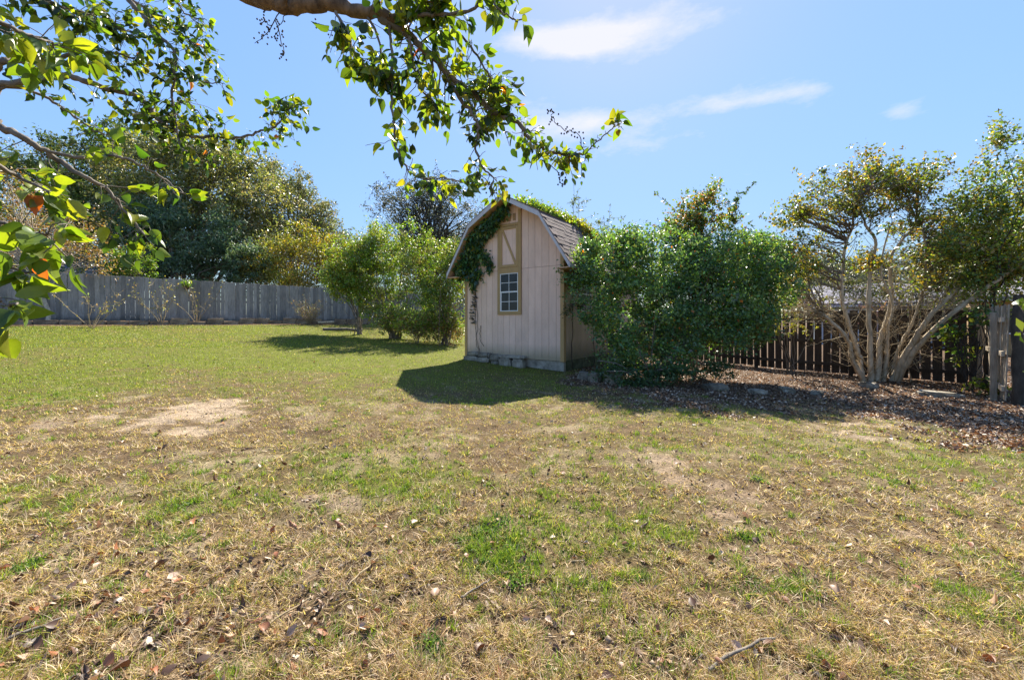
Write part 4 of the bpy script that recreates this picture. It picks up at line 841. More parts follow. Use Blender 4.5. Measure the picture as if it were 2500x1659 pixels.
Pv = np.concatenate(Pv); loc_y = (Pv[:, 0] - SX) * .5905 + (Pv[:, 1] - SY) * .807; Pv = Pv[loc_y < -.03]
l = .15 * (.6 + .7 * rg.random(len(Pv))); V, Fc, C = cards(Pv, l, l * .45, pal(VG, len(Pv), .25, rg=rg), up=.2, droop=1.2, rg=rg)
part('leaves', V, Fc, M['foliage'], vr, C, kind='stuff', off=vo)
for pts in ([(.38, 2.8), (.40, 1.9), (.42, 1.0), (.52, .62), (.6, .36)], [(.36, 2.5), (.5, 1.4), (.46, .8), (.55, .4)], [(.62, 1.2), (.6, .8), (.75, .6)]):
    g.tube(smooth_path([shed_w(x, -.03, z) for x, z in pts], 24, .008, rg), .009, .005, 5)
g.build('stem', M['bark_dark'], vr, vo)
zz = np.linspace(2.75, 1.25, 48); Pd = np.array([shed_w(.33 + .05 * math.sin(z * 7) + rg.normal(0, .03), -.035, z) for z in np.repeat(zz, 3)]); ax = np.array([UX, UY, -.35]) * np.sign(rg.normal(0, 1, (len(Pd), 1)))
V, Fc, C = cards(Pd, .12, .035, pal([(.09, .08, .06), (.16, .13, .09), (.06, .07, .04)], len(Pd), rg=rg), axis=ax + rg.normal(0, .2, ax.shape), rg=rg); part('withered_leaves', V, Fc, M['foliage_dull'], vr, C, kind='stuff', off=vo)
wv = empty('wall_vine', tuple(shed_w(W_ + .05, .25, 0)), 'bare dark vine stem climbing the shaded side wall of the shed', 'vine'); wo = np.array(wv.location); g = Geo()
g.tube(smooth_path([shed_w(W_ + .04, .42, .1), shed_w(W_ + .035, .38, .6), shed_w(W_ + .035, .42, 1.4), shed_w(W_ + .035, .38, 2.2), shed_w(W_ + .06, .35, 2.5)], 24, .008, rg), .012, .007, 6)
g.tube(smooth_path([shed_w(W_ + .035, 1.75, .1), shed_w(W_ + .035, 1.7, 1.), shed_w(W_ + .035, 1.75, 1.7)], 16, .008, rg), .010, .006, 6)
Pw = []
for pts in ([(.38, 1.95), (.1, 1.7), (-.15, 1.58), (-.45, 1.5)], [(.4, 2.1), (.25, 2.3), (.15, 2.5)], [(.4, 1.8), (.6, 1.7), (.75, 1.9)]):
    Q2 = smooth_path([shed_w(W_ + .1 + .06 * i, y, z) for i, (y, z) in enumerate(pts)], 14, .012, rg); g.tube(Q2, .006, .003, 5); Pw.append(Q2[rg.integers(3, 14, 150)] + rg.normal(0, .05, (150, 3)))
g.build('stem', M['bark_dark'], wv, wo)
Pw = np.concatenate(Pw); V, Fc, C = cards(Pw, .06, .028, pal([(.06, .075, .045), (.10, .10, .06), (.05, .07, .03)], len(Pw), rg=rg), rg=rg); part('leaves', V, Fc, M['foliage_dull'], wv, C, kind='stuff', off=wo)
# vine over the roof ridge
rv = empty('roof_vine', tuple(shed_w(2.3, 2.2, 4.6)), 'sunlit yellow-green vine spilling over the shed ridge and down the shingles', 'vine'); ro = np.array(rv.location); g = Geo(); Pr = []; Cr = []
def roofp(x, y, h=.05): return shed_w(x, y, roofline(x) + h)
for (x0, y0, x1, y1, n, rr, kk) in [(1.6, .5, 2.0, 1.5, 560, .16, 0), (2.0, .9, 2.6, 1.7, 560, .16, 0), (1.7, 1.0, 2.2, 2.4, 620, .2, 0), (2.3, 1.4, 2.95, 2.2, 520, .14, 1), (2.6, 1.8, 3.1, 2.5, 420, .13, 1), (2.6, 1.9, 3.25, 2.7, 260, .12, 2), (2.9, 1.6, 3.4, 2.2, 220, .12, 2), (2.2, 2.0, 2.9, 3.2, 420, .2, 1), (1.6, 1.5, 1.7, 3.6, 500, .2, 0)]:
    t = rg.random(n); xx = x0 + (x1 - x0) * t + rg.normal(0, rr, n); yy = y0 + (y1 - y0) * t + rg.normal(0, rr, n)
    Pr.append(np.array([roofp(min(max(a, 1.3), 3.7), b, .03 + abs(rg.normal(0, .10 if kk < 2 else .04))) for a, b in zip(xx, yy)])); Cr.append(pal([BRIGHT, [(.32, .27, .03), (.24, .24, .03), (.16, .2, .03)], [(.05, .05, .035), (.08, .07, .04), (.15, .17, .04)]][kk], n, .2, rg=rg))
    g.tube(smooth_path([roofp(x0, y0), roofp((x0 + x1) / 2, (y0 + y1) / 2), roofp(x1, y1)], 12, .02, rg), .012, .007, 5)
Pr = np.concatenate(Pr); Cr = np.concatenate(Cr); l = .11 * (.6 + .6 * rg.random(len(Pr))); V, Fc, C = cards(Pr, l, l * .5, Cr, up=.5, rg=rg)
part('leaves', V, Fc, M['foliage'], rv, C, kind='stuff', off=ro); g.build('stem', M['bark_dark'], rv, ro)

# ------------------------------------------------------------------ overhanging tree: the trunk stands left of the camera, its boughs reach into the view
def leaf_template(var):
    r = random.Random(var); ts = [0, .06, .18, .36, .56, .75, .89, 1.0]; ws = [.0, .15, .27, .32, .28, .18, .07, .0]; V = []; Fc = []
    curl = [.12, .35, -.15, .5][var]; cup = [.35, .7, .2, .9][var]
    for t, w in zip(ts, ws):
        w *= 1 + r.uniform(-.08, .08); z = -curl * t * t; V += [(-w, t, z + w * cup + r.uniform(-.01, .01)), (0, t, z), (w, t, z + w * cup + r.uniform(-.01, .01))]
    for i in range(7):
        a = i * 3
        for (p, q) in ((0, 1), (1, 2)): Fc += [(a + p, a + q, a + 3 + q, a + 3 + p)]
    V += [(-.012, -.35, .02), (.012, -.35, .02), (0, 0.02, .01)]; n = len(V); Fc += [(n - 3, n - 2, n - 1, n - 1)]
    return np.array(V, float), np.array(Fc)
LT = [leaf_template(v) for v in range(4)]
def quad_faces(Fc): return [tuple(dict.fromkeys(f)) for f in Fc.tolist()]
leaf_me = []; leaf_or = []; leaf_dd = {'dark': [], 'russet': [], 'pale': []}
for v in range(4):
    for lst, mt in ((leaf_me, 'near_leaf'), (leaf_or, 'orange_leaf'), (leaf_dd['dark'], 'dead_dark'), (leaf_dd['russet'], 'dead_russet'), (leaf_dd['pale'], 'dead_pale')):
        me = pmesh('leaf', LT[v][0], quad_faces(LT[v][1]), M[mt]); me.polygons.foreach_set('use_smooth', [True] * len(me.polygons)); lst.append(me)
tree0 = np.array([-3.4, .7, float(base_z(-3.4, .7))])
ot = empty('overhanging_tree', tuple(tree0), 'foreground tree whose leafy boughs hang into the top and left of the view', 'tree')
og = Geo(); rg = np.random.default_rng(80); Lp = []; La = []; Ls = []
def bough(pts, r0, r1, nt, tl=.16, lf=5, ls=.09, start=0., droop=.6, bk=og, sub=True):
    far_ = isinstance(pts[-1], tuple) and pts[-1][2] > 2.05; ls = ls * (.74 if far_ else .86); nt = int(nt * ((1.75 if pts[-1][0] > 730 else 1.25) if far_ else .6))
    """pts: (pixel x, pixel y, distance) or world points; twigs with leaves along it"""
    P = np.array([at(*p) if isinstance(p, tuple) else p for p in pts]); n = max(10, len(P) * 5); Q = smooth_path(P, n, .004, rg); bk.tube(Q, r0, r1, 8 if r0 > .02 else 6, .18)
    for _ in range(nt):
        i = int(n * start + rg.random() ** .85 * (n - 1 - n * start)); i = min(i, n - 2); q = Q[i] + (Q[i + 1] - Q[i]) * rg.random(); t = unit(Q[i + 1] - Q[i])
        d = unit(t * .5 + rg.normal(0, .75, 3) + [0, 0, -.15]); l = tl * rg.uniform(.4, 1.5); T = smooth_path([q, q + d * l * .5 + rg.normal(0, .01, 3), q + d * l + [0, 0, -.15 * l]], 6, .003, rg)
        bk.tube(T, max(.0022, r1 * .4), .0014, 4)
        for k in range(rg.integers(2, lf + 2)):
            s_ = T[rg.integers(2, 6)]; a = unit(d * .7 + rg.normal(0, .6, 3) + [0, 0, -droop]); Lp.append(s_ + a * ls * .3); La.append(a); Ls.append(ls * rg.choice([rg.uniform(.45, .9), rg.uniform(.8, 1.3)]))
    k = 4
    for _ in range(k): a = unit(unit(Q[-1] - Q[-2]) + rg.normal(0, .5, 3)); Lp.append(Q[-1] + a * ls * .3); La.append(a); Ls.append(ls * rg.uniform(.7, 1.1))
# centre bough
og2 = Geo()
Pm = [np.array([-3.2, .9, 2.6]), np.array([-2.3, 1.5, 3.35]), (560, -40, 2.25), (660, 0, 2.2), (721, 13, 2.2), (800, 12, 2.2), (881, 26, 2.2), (950, 48, 2.2)]
Q = smooth_path([at(*p) if isinstance(p, tuple) else p for p in Pm], 40, .006, rg); og2.tube(Q, .060, .030, 10, .25)
Q = smooth_path([at(*p) for p in [(950, 48, 2.2), (1022, 33, 2.2), (1082, 10, 2.2), (1140, -40, 2.2), (1230, -110, 2.2)]], 20, .006, rg); og2.tube(Q, .028, .018, 9, .25)
bough([(930, 46, 2.2), (1002, 88, 2.2), (1046, 129, 2.2), (1091, 177, 2.2), (1135, 217, 2.25), (1175, 245, 2.3), (1211, 277, 2.3)], .021, .013, 40, .16, 4, .085)
bough([(1211, 277, 2.3), (1263, 298, 2.3), (1292, 338, 2.3), (1324, 362, 2.35), (1364, 375, 2.35), (1424, 378, 2.4)], .014, .007, 26, .10, 4, .075, .05)
bough([(1424, 378, 2.4), (1452, 350, 2.4), (1485, 322, 2.4), (1513, 302, 2.4)], .005, .003, 5, .06, 2, .085)
bough([(950, 60, 2.2), (954, 121, 2.15), (956, 221, 2.15), (962, 302, 2.1), (966, 354, 2.1), (986, 398, 2.1), (1014, 430, 2.1), (1054, 438, 2.1)], .009, .004, 16, .10, 4, .075, .1)
bough([(1014, 430, 2.1), (1054, 438, 2.1), (1082, 434, 2.1), (1140, 450, 2.1)], .004, .003, 9, .09, 3, .08)
bough([(1082, 173, 2.2), (1119, 233, 2.2), (1151, 273, 2.2), (1167, 310, 2.2), (1163, 354, 2.2), (1175, 402, 2.2), (1203, 438, 2.2), (1195, 482, 2.2)], .012, .003, 15, .09, 4, .07, .2)
bough([(1020, 36, 2.1), (1074, 36, 2.1), (1143, 30, 2.1), (1175, 0, 2.1), (1200, -30, 2.1)], .011, .006, 14, .1, 5, .085, .2)
bough([(820, 30, 2.1), (850, 80, 2.1), (862, 130, 2.1), (900, 170, 2.1)], .008, .003, 16, .1, 5, .095)
bough([(1100, 60, 2.3), (1160, 130, 2.3), (1200, 190, 2.3), (1240, 230, 2.3)], .008, .003, 18, .11, 5, .08)
bough([(1000, 90, 2.15), (1010, 160, 2.15), (1030, 220, 2.15), (1060, 250, 2.15)], .008, .003, 18, .1, 5, .08)
bough([(900, 40, 2.2), (930, 120, 2.2), (930, 200, 2.2), (960, 230, 2.2)], .008, .003, 14, .1, 4, .08)
bough([(1190, -20, 2.), (1215, 20, 2.), (1250, 45, 2.), (1275, 50, 2.)], .006, .003, 8, .08, 4, .1)
bough([(960, -60, 2.1), (1000, -10, 2.1), (1060, 5, 2.1)], .008, .004, 22, .1, 5, .1)
# left boughs
R0 = np.array([-3.3, .8, 2.3])
bough([R0, (-120, 165, 2.4), (0, 152, 2.5), (45, 147, 2.6), (112, 152, 2.7), (188, 130, 2.8), (260, 128, 2.9), (330, 142, 3.)], .026, .006, 44, .15, 5, .075, .3)
bough([R0, (-120, 230, 2.6), (0, 205, 2.8), (89, 196, 2.9), (156, 183, 3.), (214, 201, 3.), (268, 219, 3.), (330, 232, 3.05), (366, 263, 3.1), (379, 286, 3.1), (420, 312, 3.1), (464, 333, 3.1), (527, 333, 3.2), (589, 335, 3.2), (634, 321, 3.2), (674, 308, 3.2), (696, 277, 3.2), (719, 259, 3.2)], .027, .004, 95, .15, 5, .078, .28)
bough([np.array([-2.9, 1., 3.3]), (230, -90, 3.1), (312, 0, 3.1), (348, 36, 3.1), (375, 76, 3.1), (415, 112, 3.1), (429, 147, 3.1), (420, 223, 3.1), (429, 277, 3.1), (435, 339, 3.05), (446, 370, 3.)], .022, .003, 56, .16, 5, .078, .25)
bough([(300, -40, 3.2), (335, 9, 3.2), (393, 40, 3.2), (437, 80, 3.2), (482, 112, 3.2), (504, 143, 3.2)], .012, .003, 34, .15, 5, .075, .1)
bough([(410, -40, 3.2), (440, 20, 3.2), (470, 40, 3.2), (505, 50, 3.2)], .008, .003, 18, .12, 5, .075, .1)
bough([R0, (-100, 240, 2.6), (0, 214, 2.8), (67, 219, 2.9), (134, 250, 3.), (187, 290, 3.), (237, 321, 3.), (277, 335, 3.)], .016, .004, 16, .12, 4, .07, .4)
bough([(400, 200, 3.1), (450, 190, 3.1), (500, 200, 3.1), (545, 205, 3.1)], .006, .003, 12, .1, 4, .078)
bough([(440, 225, 3.1), (470, 260, 3.1), (500, 290, 3.1)], .006, .003, 14, .12, 4, .078)
bough([(330, 235, 3.1), (350, 260, 3.1), (340, 300, 3.1)], .006, .003, 12, .12, 4, .078)
bough([R0 - [0, 0, .3], (-150, 270, 1.7), (0, 312, 1.8), (45, 330, 1.8), (98, 362, 1.85), (152, 397, 1.9), (201, 429, 1.9), (250, 455, 1.95), (295, 500, 2.), (330, 545, 2.), (357, 576, 2.)], .019, .004, 40, .12, 4, .08, .3)
bough([(98, 362, 1.85), (178, 384, 1.9), (268, 379, 1.9), (321, 393, 1.9), (379, 420, 1.95), (415, 446, 2.), (455, 473, 2.)], .008, .003, 16, .08, 3, .075, .2)
bough([(-120, 520, 1.05), (-30, 540, 1.1), (60, 560, 1.15), (130, 575, 1.15)], .008, .003, 16, .08, 4, .085, .1)
bough([(-150, 600, 1.1), (-40, 640, 1.15), (30, 650, 1.2), (80, 665, 1.2)], .008, .003, 12, .07, 4, .08, .1)
bough([(-150, 380, 1.3), (-20, 400, 1.4), (60, 440, 1.5), (120, 470, 1.5)], .010, .004, 24, .1, 4, .08, .1)
bough([(-150, 20, 1.4), (0, 60, 1.5), (80, 90, 1.6), (140, 110, 1.7)], .012, .004, 30, .12, 5, .085, .1)
bough([(-100, -60, 2.2), (60, -20, 2.4), (160, 20, 2.5), (230, 40, 2.5)], .014, .004, 40, .14, 5, .08, .1)
bough([(150, -60, 2.8), (220, 0, 2.8), (280, 60, 2.9), (330, 80, 2.9)], .012, .004, 30, .14, 5, .078, .1)
bough([(-100, 700, 1.), (-20, 735, 1.05), (40, 745, 1.05)], .006, .003, 5, .05, 3, .08, .3)
og.build('branches', M['bark_grey'], ot, tree0, 'stuff')
og2.build('limb', M['bark_warm'], ot, tree0)
g = Geo(); g.tube(smooth_path([tree0 - [0, 0, .2], tree0 + [.05, .02, 1.], [-3.3, .75, 1.9], R0, [-3.25, .85, 2.8], [-2.9, 1., 3.3]], 24, .01, rg), .16, .07, 12, .1); g.build('trunk', M['bark_grey'], ot, tree0)
# seed heads
g = Geo()
for (x0, y0, x1, y1) in [(692, 20, 622, 106), (700, 20, 668, 90), (672, 50, 690, 138), (664, 62, 640, 62), (1424, 378, 1380, 320), (1340, 400, 1370, 455), (1380, 320, 1345, 270), (930, 150, 905, 195), (1165, 420, 1200, 470), (820, 60, 770, 55)]:
    a, b = at(x0, y0, 2.2), at(x1, y1, 2.2); P = smooth_path([a, (a + b) / 2 + rg.normal(0, .02, 3), b], 10, .004, rg); g.tube(P, .003, .0018, 4)
    for _ in range(16):
        q = P[rg.integers(4, 10)] + rg.normal(0, .014, 3); g.tube([q - [0, 0, .005], q, q + [0, 0, .005]], [.002, .0055, .002], 0, 5)
g.build('seed_heads', M['bark_dark'], ot, tree0, 'stuff')
Lp = np.array(Lp); La = np.array(La); Ls = np.array(Ls); print('near leaves', len(Lp))
side = unit(np.cross(La, unit(rg.normal(0, 1, La.shape) + [0, 0, .6]))); nr_ = np.cross(side, La)
ppx, ppy = to_px(Lp[:, 0], Lp[:, 1], Lp[:, 2]); inview = (ppx > -30) & (ppx < 2530) & (ppy > -30)
order = np.argsort(-(Ls / Lp[:, 1]) * inview); big = set(order[:290].tolist())
dd = {}
for i in order[:290]:
    x = rg.random(); lst = leaf_or if x < .007 else leaf_me
    o = bpy.data.objects.new('leaf', lst[rg.integers(4)]); COL.objects.link(o); o.parent = ot
    R_ = Matrix((side[i], La[i], nr_[i])).transposed() * float(Ls[i]); m4 = R_.to_4x4(); m4.translation = Vector(Lp[i] - tree0); o.matrix_local = m4
rest = order[290:]
GC = np.array([c for _, c in GREENS]); Vs = []; Fs = []; Cs = []; n0 = 0
for v in range(4):
    ids = rest[v::4]; T, Ft = LT[v]; Ft = Ft[:-1]; T = T[:-3]
    V = Lp[ids][:, None] + Ls[ids][:, None, None] * (T[None, :, 0:1] * side[ids][:, None] + T[None, :, 1:2] * La[ids][:, None] + T[None, :, 2:3] * nr_[ids][:, None])
    Fs.append((Ft[None] + (np.arange(len(ids)) * len(T))[:, None, None]).reshape(-1, 4) + n0); n0 += V.shape[0] * V.shape[1]; Vs.append(V.reshape(-1, 3))
    c = pal(GC, len(ids), .15, rg=rg); c[rg.random(len(ids)) < .006] = [.5, .15, .02]; Cs.append(np.repeat(c, len(T), axis=0))
M['foliage_near'] = leaf_mat('foliage_near', .48, .33, .5, (2.0, 2.0, .5))
part('foliage', np.concatenate(Vs), np.concatenate(Fs), M['foliage_near'], ot, np.concatenate(Cs), True, 'stuff', tree0)

# ------------------------------------------------------------------ grass, weeds, litter on the lawn
def in_shed(x, y):
    lx = (x - SX) * UX + (y - SY) * UY; ly = (x - SX) * .5905 + (y - SY) * .807
    return (lx > -.02) & (lx < W_ + .02) & (ly > 0.) & (ly < D_ + .02)
def sample(n, y0, y1, x0=-320, x1=2820, p=1.):
    px = rng.uniform(x0, x1, n); py = y0 + (y1 - y0) * rng.random(n) ** p; X, Y = ground_many(px, py)
    ok = ~in_shed(X, Y) & (X * NX + Y * NY < 21.3) & (Y < 30); return X[ok], Y[ok], px[ok], py[ok]
def blades(name, X, Y, L, W, col, lean, segs=2, rg=rng, label=None, cat='grass', ret=False, curl=.5):
    n = len(X); Z = gz(X, Y); P = np.stack([X, Y, Z - .004], 1); a = rg.random(n) * 6.283; h = np.stack([np.cos(a), np.sin(a), 0 * a], 1)
    el_ = np.clip(lean, .02, 1.55); s = np.stack([-np.sin(a), np.cos(a), 0 * a], 1) + .6 * np.stack([0 * a, 0 * a, rg.normal(0, 1, n)], 1); s = unit(s); L = L[:, None]; W = W[:, None]
    W = W * 1.0
    d1 = h * np.sin(el_)[:, None] + np.array([0, 0, 1]) * np.cos(el_)[:, None]; e2 = np.clip(el_ + curl * rg.random(n) * 1.2, 0, 1.75); d2 = h * np.sin(e2)[:, None] + np.array([0, 0, 1]) * np.cos(e2)[:, None]
    d2 = unit(d2 + s * rg.normal(0, .35, (n, 1)))
    m = P + d1 * L * .5; t = m + d2 * L * .5
    if segs == 2:
        V = np.stack([P - s * W * .5, P + s * W * .5, m + s * W * .4, m - s * W * .4, t], 1).reshape(-1, 3); b = np.arange(n)[:, None] * 5
        Fc = np.concatenate([b + [[0, 1, 2]], b + [[0, 2, 3]], b + [[3, 2, 4]]]); k = 5
    else:
        V = np.stack([P - s * W * .5, P + s * W * .5, t], 1).reshape(-1, 3); b = np.arange(n)[:, None] * 3; Fc = b + [[0, 1, 2]]; k = 3
    o = part(name, V, Fc, M['grass'], None, np.repeat(col, k, axis=0)); return tag(o, label, cat, kind='stuff')
GG = np.array([(.18, .25, .03), (.24, .31, .04), (.32, .36, .05), (.10, .16, .03)]); YG = np.array([(.40, .38, .06), (.46, .40, .09), (.32, .32, .05)])
ST = np.array([(.62, .465, .28), (.52, .36, .20), (.74, .60, .42), (.36, .235, .135), (.20, .125, .075)])
def grass_cols(X, Y, rg=rng):
    g, b, l = zones(X, Y); n = len(X); u = rg.random(n); isg = u < g * 1.05; isy = (~isg) & (rg.random(n) < .16 + .45 * g)
    c = ST[rg.integers(0, 5, n)]; c = np.where(isy[:, None], YG[rg.integers(0, 3, n)], c); c = np.where(isg[:, None], GG[rg.integers(0, 4, n)], c)
    return c * (.5 + .85 * rg.random((n, 1))), isg, g, b, l
# foreground
X, Y, px, py = sample(340000, 1090, 1720, p=.9); c, isg, g, b, l = grass_cols(X, Y); n = len(X)
keep = (rng.random(n) > b * .93) & (rng.random(n) > l * .97) & (rng.random(n) < .04 + .98 * sstep(.40, .60, fbm(X, Y, 15, 2, 200))); X, Y, c, isg = X[keep], Y[keep], c[keep], isg[keep]; n = len(X)
L = np.where(isg, rng.uniform(.03, .075, n), rng.uniform(.03, .10, n)); lean = np.where(isg, np.abs(rng.normal(.5, .35, n)), rng.uniform(.6, 1.5, n)); wid = (.0025 + .0008 * np.clip(Y - 1.6, 0, 4)) * rng.uniform(.7, 1.5, n)
blades('lawn_grass', X, Y, L, wid, c, lean, 2, label='sparse dry straw and green grass of the foreground lawn')
# middle distance
X, Y, px, py = sample(270000, 845, 1095, p=1.); c, isg, g, b, l = grass_cols(X, Y); n = len(X)
keep = (rng.random(n) > b * .85) & (rng.random(n) > l * .97) & (rng.random(n) < .25 + .9 * sstep(.36, .58, fbm(X, Y, 7, 2, 200))); X, Y, c, isg = X[keep], Y[keep], c[keep], isg[keep]; n = len(X)
L = rng.uniform(.03, .065, n); lean = np.where(isg, np.abs(rng.normal(.45, .35, n)), rng.uniform(.5, 1.4, n)); wid = .0011 * Y * rng.uniform(.7, 1.5, n)
blades('lawn_grass', X, Y, L, wid, c, lean, 1, label='mixed green and tan grass of the middle lawn round the shed')
X, Y, px, py = sample(150000, 786, 848, p=1.); c, isg, g, b, l = grass_cols(X, Y); n = len(X)
keep = (rng.random(n) > b * .6) & (rng.random(n) > l * .97); X, Y, c = X[keep], Y[keep], c[keep]; n = len(X)
blades('lawn_grass', X, Y, rng.uniform(.03, .06, n), .0010 * Y * rng.uniform(.7, 1.4, n), c, np.abs(rng.normal(.5, .4, n)), 1, label='short bright green grass of the far lawn by the grey fence')
for k_, (xa, xb) in enumerate(((-1500, -320), (2820, 4000))):      # the lawn goes on outside the picture
    X, Y, px, py = sample(34000, 860, 1650, xa, xb); c, isg, g, b, l = grass_cols(X, Y); n = len(X)
    blades('lawn_grass', X, Y, rng.uniform(.03, .09, n), .0045 + .0012 * Y * rng.uniform(.7, 1.4, n), c, np.where(isg, .5, rng.uniform(.6, 1.45, n)), 1, label='lawn grass continuing beyond the %s edge of the photo' % ('left', 'right')[k_])
# green tufts and broad-leaved weeds
def tufts(centres, name, label, per, r, L, W, cols, segs=2, lean_=.45):
    Xc = np.array([c_[0] for c_ in centres]); Yc = np.array([c_[1] for c_ in centres]); n = len(Xc) * per; rr = np.repeat(np.array([c_[2] for c_ in centres]), per) * r
    X = np.repeat(Xc, per) + rng.normal(0, 1, n) * rr; Y = np.repeat(Yc, per) + rng.normal(0, 1, n) * rr
    c = np.array(cols)[rng.integers(0, len(cols), n)] * (.7 + .6 * rng.random((n, 1)))
    blades(name, X, Y, rng.uniform(.5, 1.2, n) * L, W * rng.uniform(.7, 1.4, n) * (1 + .12 * Y), c, np.abs(rng.normal(lean_, .35, n)), segs, label=label)
Xc, Yc, pxc, pyc = sample(7000, 960, 1680); g, b, l = zones(Xc, Yc); ok = (rng.random(len(Xc)) < (g * 1.2 + .09) * (1 - l) * (1 - b)); cs_ = [(a, b2, rng.uniform(.5, 1.6)) for a, b2 in zip(Xc[ok], Yc[ok])]
tufts(cs_, 'grass_tufts', 'scattered tufts of fresh green grass in the dry lawn', 30, .022, .055, .0028, [(.12, .20, .03), (.17, .27, .035), (.25, .33, .045)])
wc = [gat(1245 + rng.normal(0, 22), 1385 + rng.normal(0, 22)) for _ in range(12)] + [gat(1190 + rng.normal(0, 28), 1310 + rng.normal(0, 16)) for _ in range(6)] + [gat(1240 + rng.normal(0, 40), 1280 + rng.normal(0, 26)) for _ in range(5)] ; wc = [(a, b2, 1.) for a, b2, _ in wc]
tufts(wc, 'weed_patch', 'thick dark green weed patch in the middle foreground', 26, .04, .055, .007, [(.09, .18, .04), (.14, .24, .05), (.2, .3, .05)], lean_=.75)
wc = [gat(*p) for p in [(1850, 1435), (1900, 1440), (1930, 1425), (1990, 1440), (420, 1330), (80, 1380), (60, 1395), (2470, 1490), (2460, 1400), (1045, 1570), (1030, 1600), (1170, 1310), (1400, 1430), (1550, 1400), (1830, 1300), (840, 1115), (430, 1240), (2180, 1180), (1850, 1170), (1180, 1300), (1200, 1290), (1150, 1320)]]
tufts([(a + rng.normal(0, .03), b2 + rng.normal(0, .03), 1.) for a, b2, _ in wc for k in range(3)], 'clover_weeds', 'small bright leafy weeds dotted over the foreground lawn', 40, .03, .045, .006, [(.12, .2, .03), (.16, .25, .03), (.09, .17, .03)], lean_=.7)
# stalks lying in the dry grass
X, Y, px, py = sample(5200, 1060, 1690); n = len(X); c = ST[rng.integers(0, 3, n)] * rng.uniform(.8, 1.3, (n, 1))
blades('straw_stalks', X, Y, rng.uniform(.06, .16, n), np.full(n, .003), c, rng.uniform(1.35, 1.55, n), 2, label='long pale stalks lying across the dry lawn', curl=.15)
# fallen leaves
def litter(name, label, X, Y, S, cols, lift=.008, tilt=.5, kind='stuff'):
    n = len(X); Z = gz(X, Y) + lift * rng.random(n); a = rng.random(n) * 6.283; A = unit(np.stack([np.cos(a), np.sin(a), rng.normal(0, tilt, n)], 1)); S2 = unit(np.cross(A, unit(rng.normal(0, tilt, (n, 3)) + [0, 0, 1]))); N_ = np.cross(S2, A); P = np.stack([X, Y, Z], 1)
    s = S[:, None]; cu = rng.uniform(-.2, .5, (n, 1))
    V = np.stack([P, P + A * s * .3 + S2 * s * .32 + N_ * s * cu * .6, P + A * s * .75 + S2 * s * .22 + N_ * s * cu * .4, P + A * s - N_ * s * .12, P + A * s * .7 - S2 * s * .25 + N_ * s * cu, P + A * s * .3 - S2 * s * .3 + N_ * s * cu * .5], 1).reshape(-1, 3)
    b = np.arange(n)[:, None] * 6; Fc = np.concatenate([b + [[0, 1, 2]], b + [[0, 2, 3]], b + [[0, 3, 4]], b + [[0, 4, 5]]])
    c = np.array(cols)[rng.integers(0, len(cols), n)] * (.6 + .7 * rng.random((n, 1))); return tag(part(name, V, Fc, M['litter'], None, np.repeat(c, 6, axis=0)), label, 'leaf litter', kind='stuff')
LC = [(.16, .10, .06), (.22, .14, .09), (.34, .25, .17), (.48, .39, .3), (.08, .05, .035), (.26, .16, .09)]
X, Y, px, py = sample(100000, 880, 1110, 1330, 2820); g, b, l = zones(X, Y); k = rng.random(len(X)) < l * .9; X, Y = X[k], Y[k]
litter('leaf_litter', 'brown leaf litter covering the bed under the hedge and the multi-stemmed tree', X, Y, rng.uniform(.02, .06, len(X)), LC)
X, Y, px, py = sample(22000, 1060, 1690); dens = .22 + .9 * np.exp(-(((px - 380) / 520) ** 2 + ((py - 1500) / 170) ** 2)); k = rng.random(len(X)) < dens * .8; X, Y = X[k], Y[k]
litter('leaf_scraps', 'small brown leaf scraps in the foreground grass', X, Y, rng.uniform(.014, .042, len(X)), LC + LC[4:5] * 3 + LC[:1] * 2)
X, Y, px, py = sample(2000, 860, 1100, -300, 2500); k = rng.random(len(X)) < .35; X, Y = X[k], Y[k]
litter('scattered_leaves', 'few scattered dry leaves on the middle lawn', X, Y, rng.uniform(.03, .06, len(X)), LC)
px = rng.uniform(-60, 2560, 900); py = 1130 + 560 * rng.random(900) ** .8
dens = .2 + .9 * np.exp(-(((px - 350) / 480) ** 2 + ((py - 1500) / 170) ** 2)); k = np.where(rng.random(900) < dens)[0][:270]; X, Y = ground_many(px[k], py[k]); Z = gz(X, Y)
for i in range(len(X)):
    tone = ('dark', 'dark', 'russet', 'russet', 'pale')[rng.integers(5)]; o = bpy.data.objects.new('fallen_leaf', leaf_dd[tone][i % 4]); COL.objects.link(o); s = rng.uniform(.026, .05); flip = rng.random() < .4
    o.location = (X[i], Y[i], Z[i] + .022); o.rotation_euler = (rng.normal(0, .5), rng.normal(0, .6) + (math.pi if flip else 0), rng.random() * 6.28); o.scale = (s * rng.uniform(1., 1.5), s * rng.uniform(.9, 1.3), s * rng.uniform(1, 2.2))
    qx, qy = px[k[i]], py[k[i]]; row = 'close to the bottom edge' if qy > 1540 else 'in the near foreground' if qy > 1380 else 'in the middle foreground' if qy > 1240 else 'at the far side of the foreground'
    colm = 'far left' if qx < 350 else 'left' if qx < 800 else 'centre-left' if qx < 1150 else 'centre, below the weed patch' if qx < 1450 and qy > 1420 else 'centre' if qx < 1450 else 'right' if qx < 2000 else 'far right'
    tag(o, {'dark': 'dark brown', 'russet': 'russet brown', 'pale': 'pale tan'}[tone] + (' upturned' if flip else ' cupped') + (' large' if s > .038 else ' small') + ' fallen leaf ' + row + ', ' + colm, 'fallen leaf', 'dead leaves fallen on the foreground lawn')
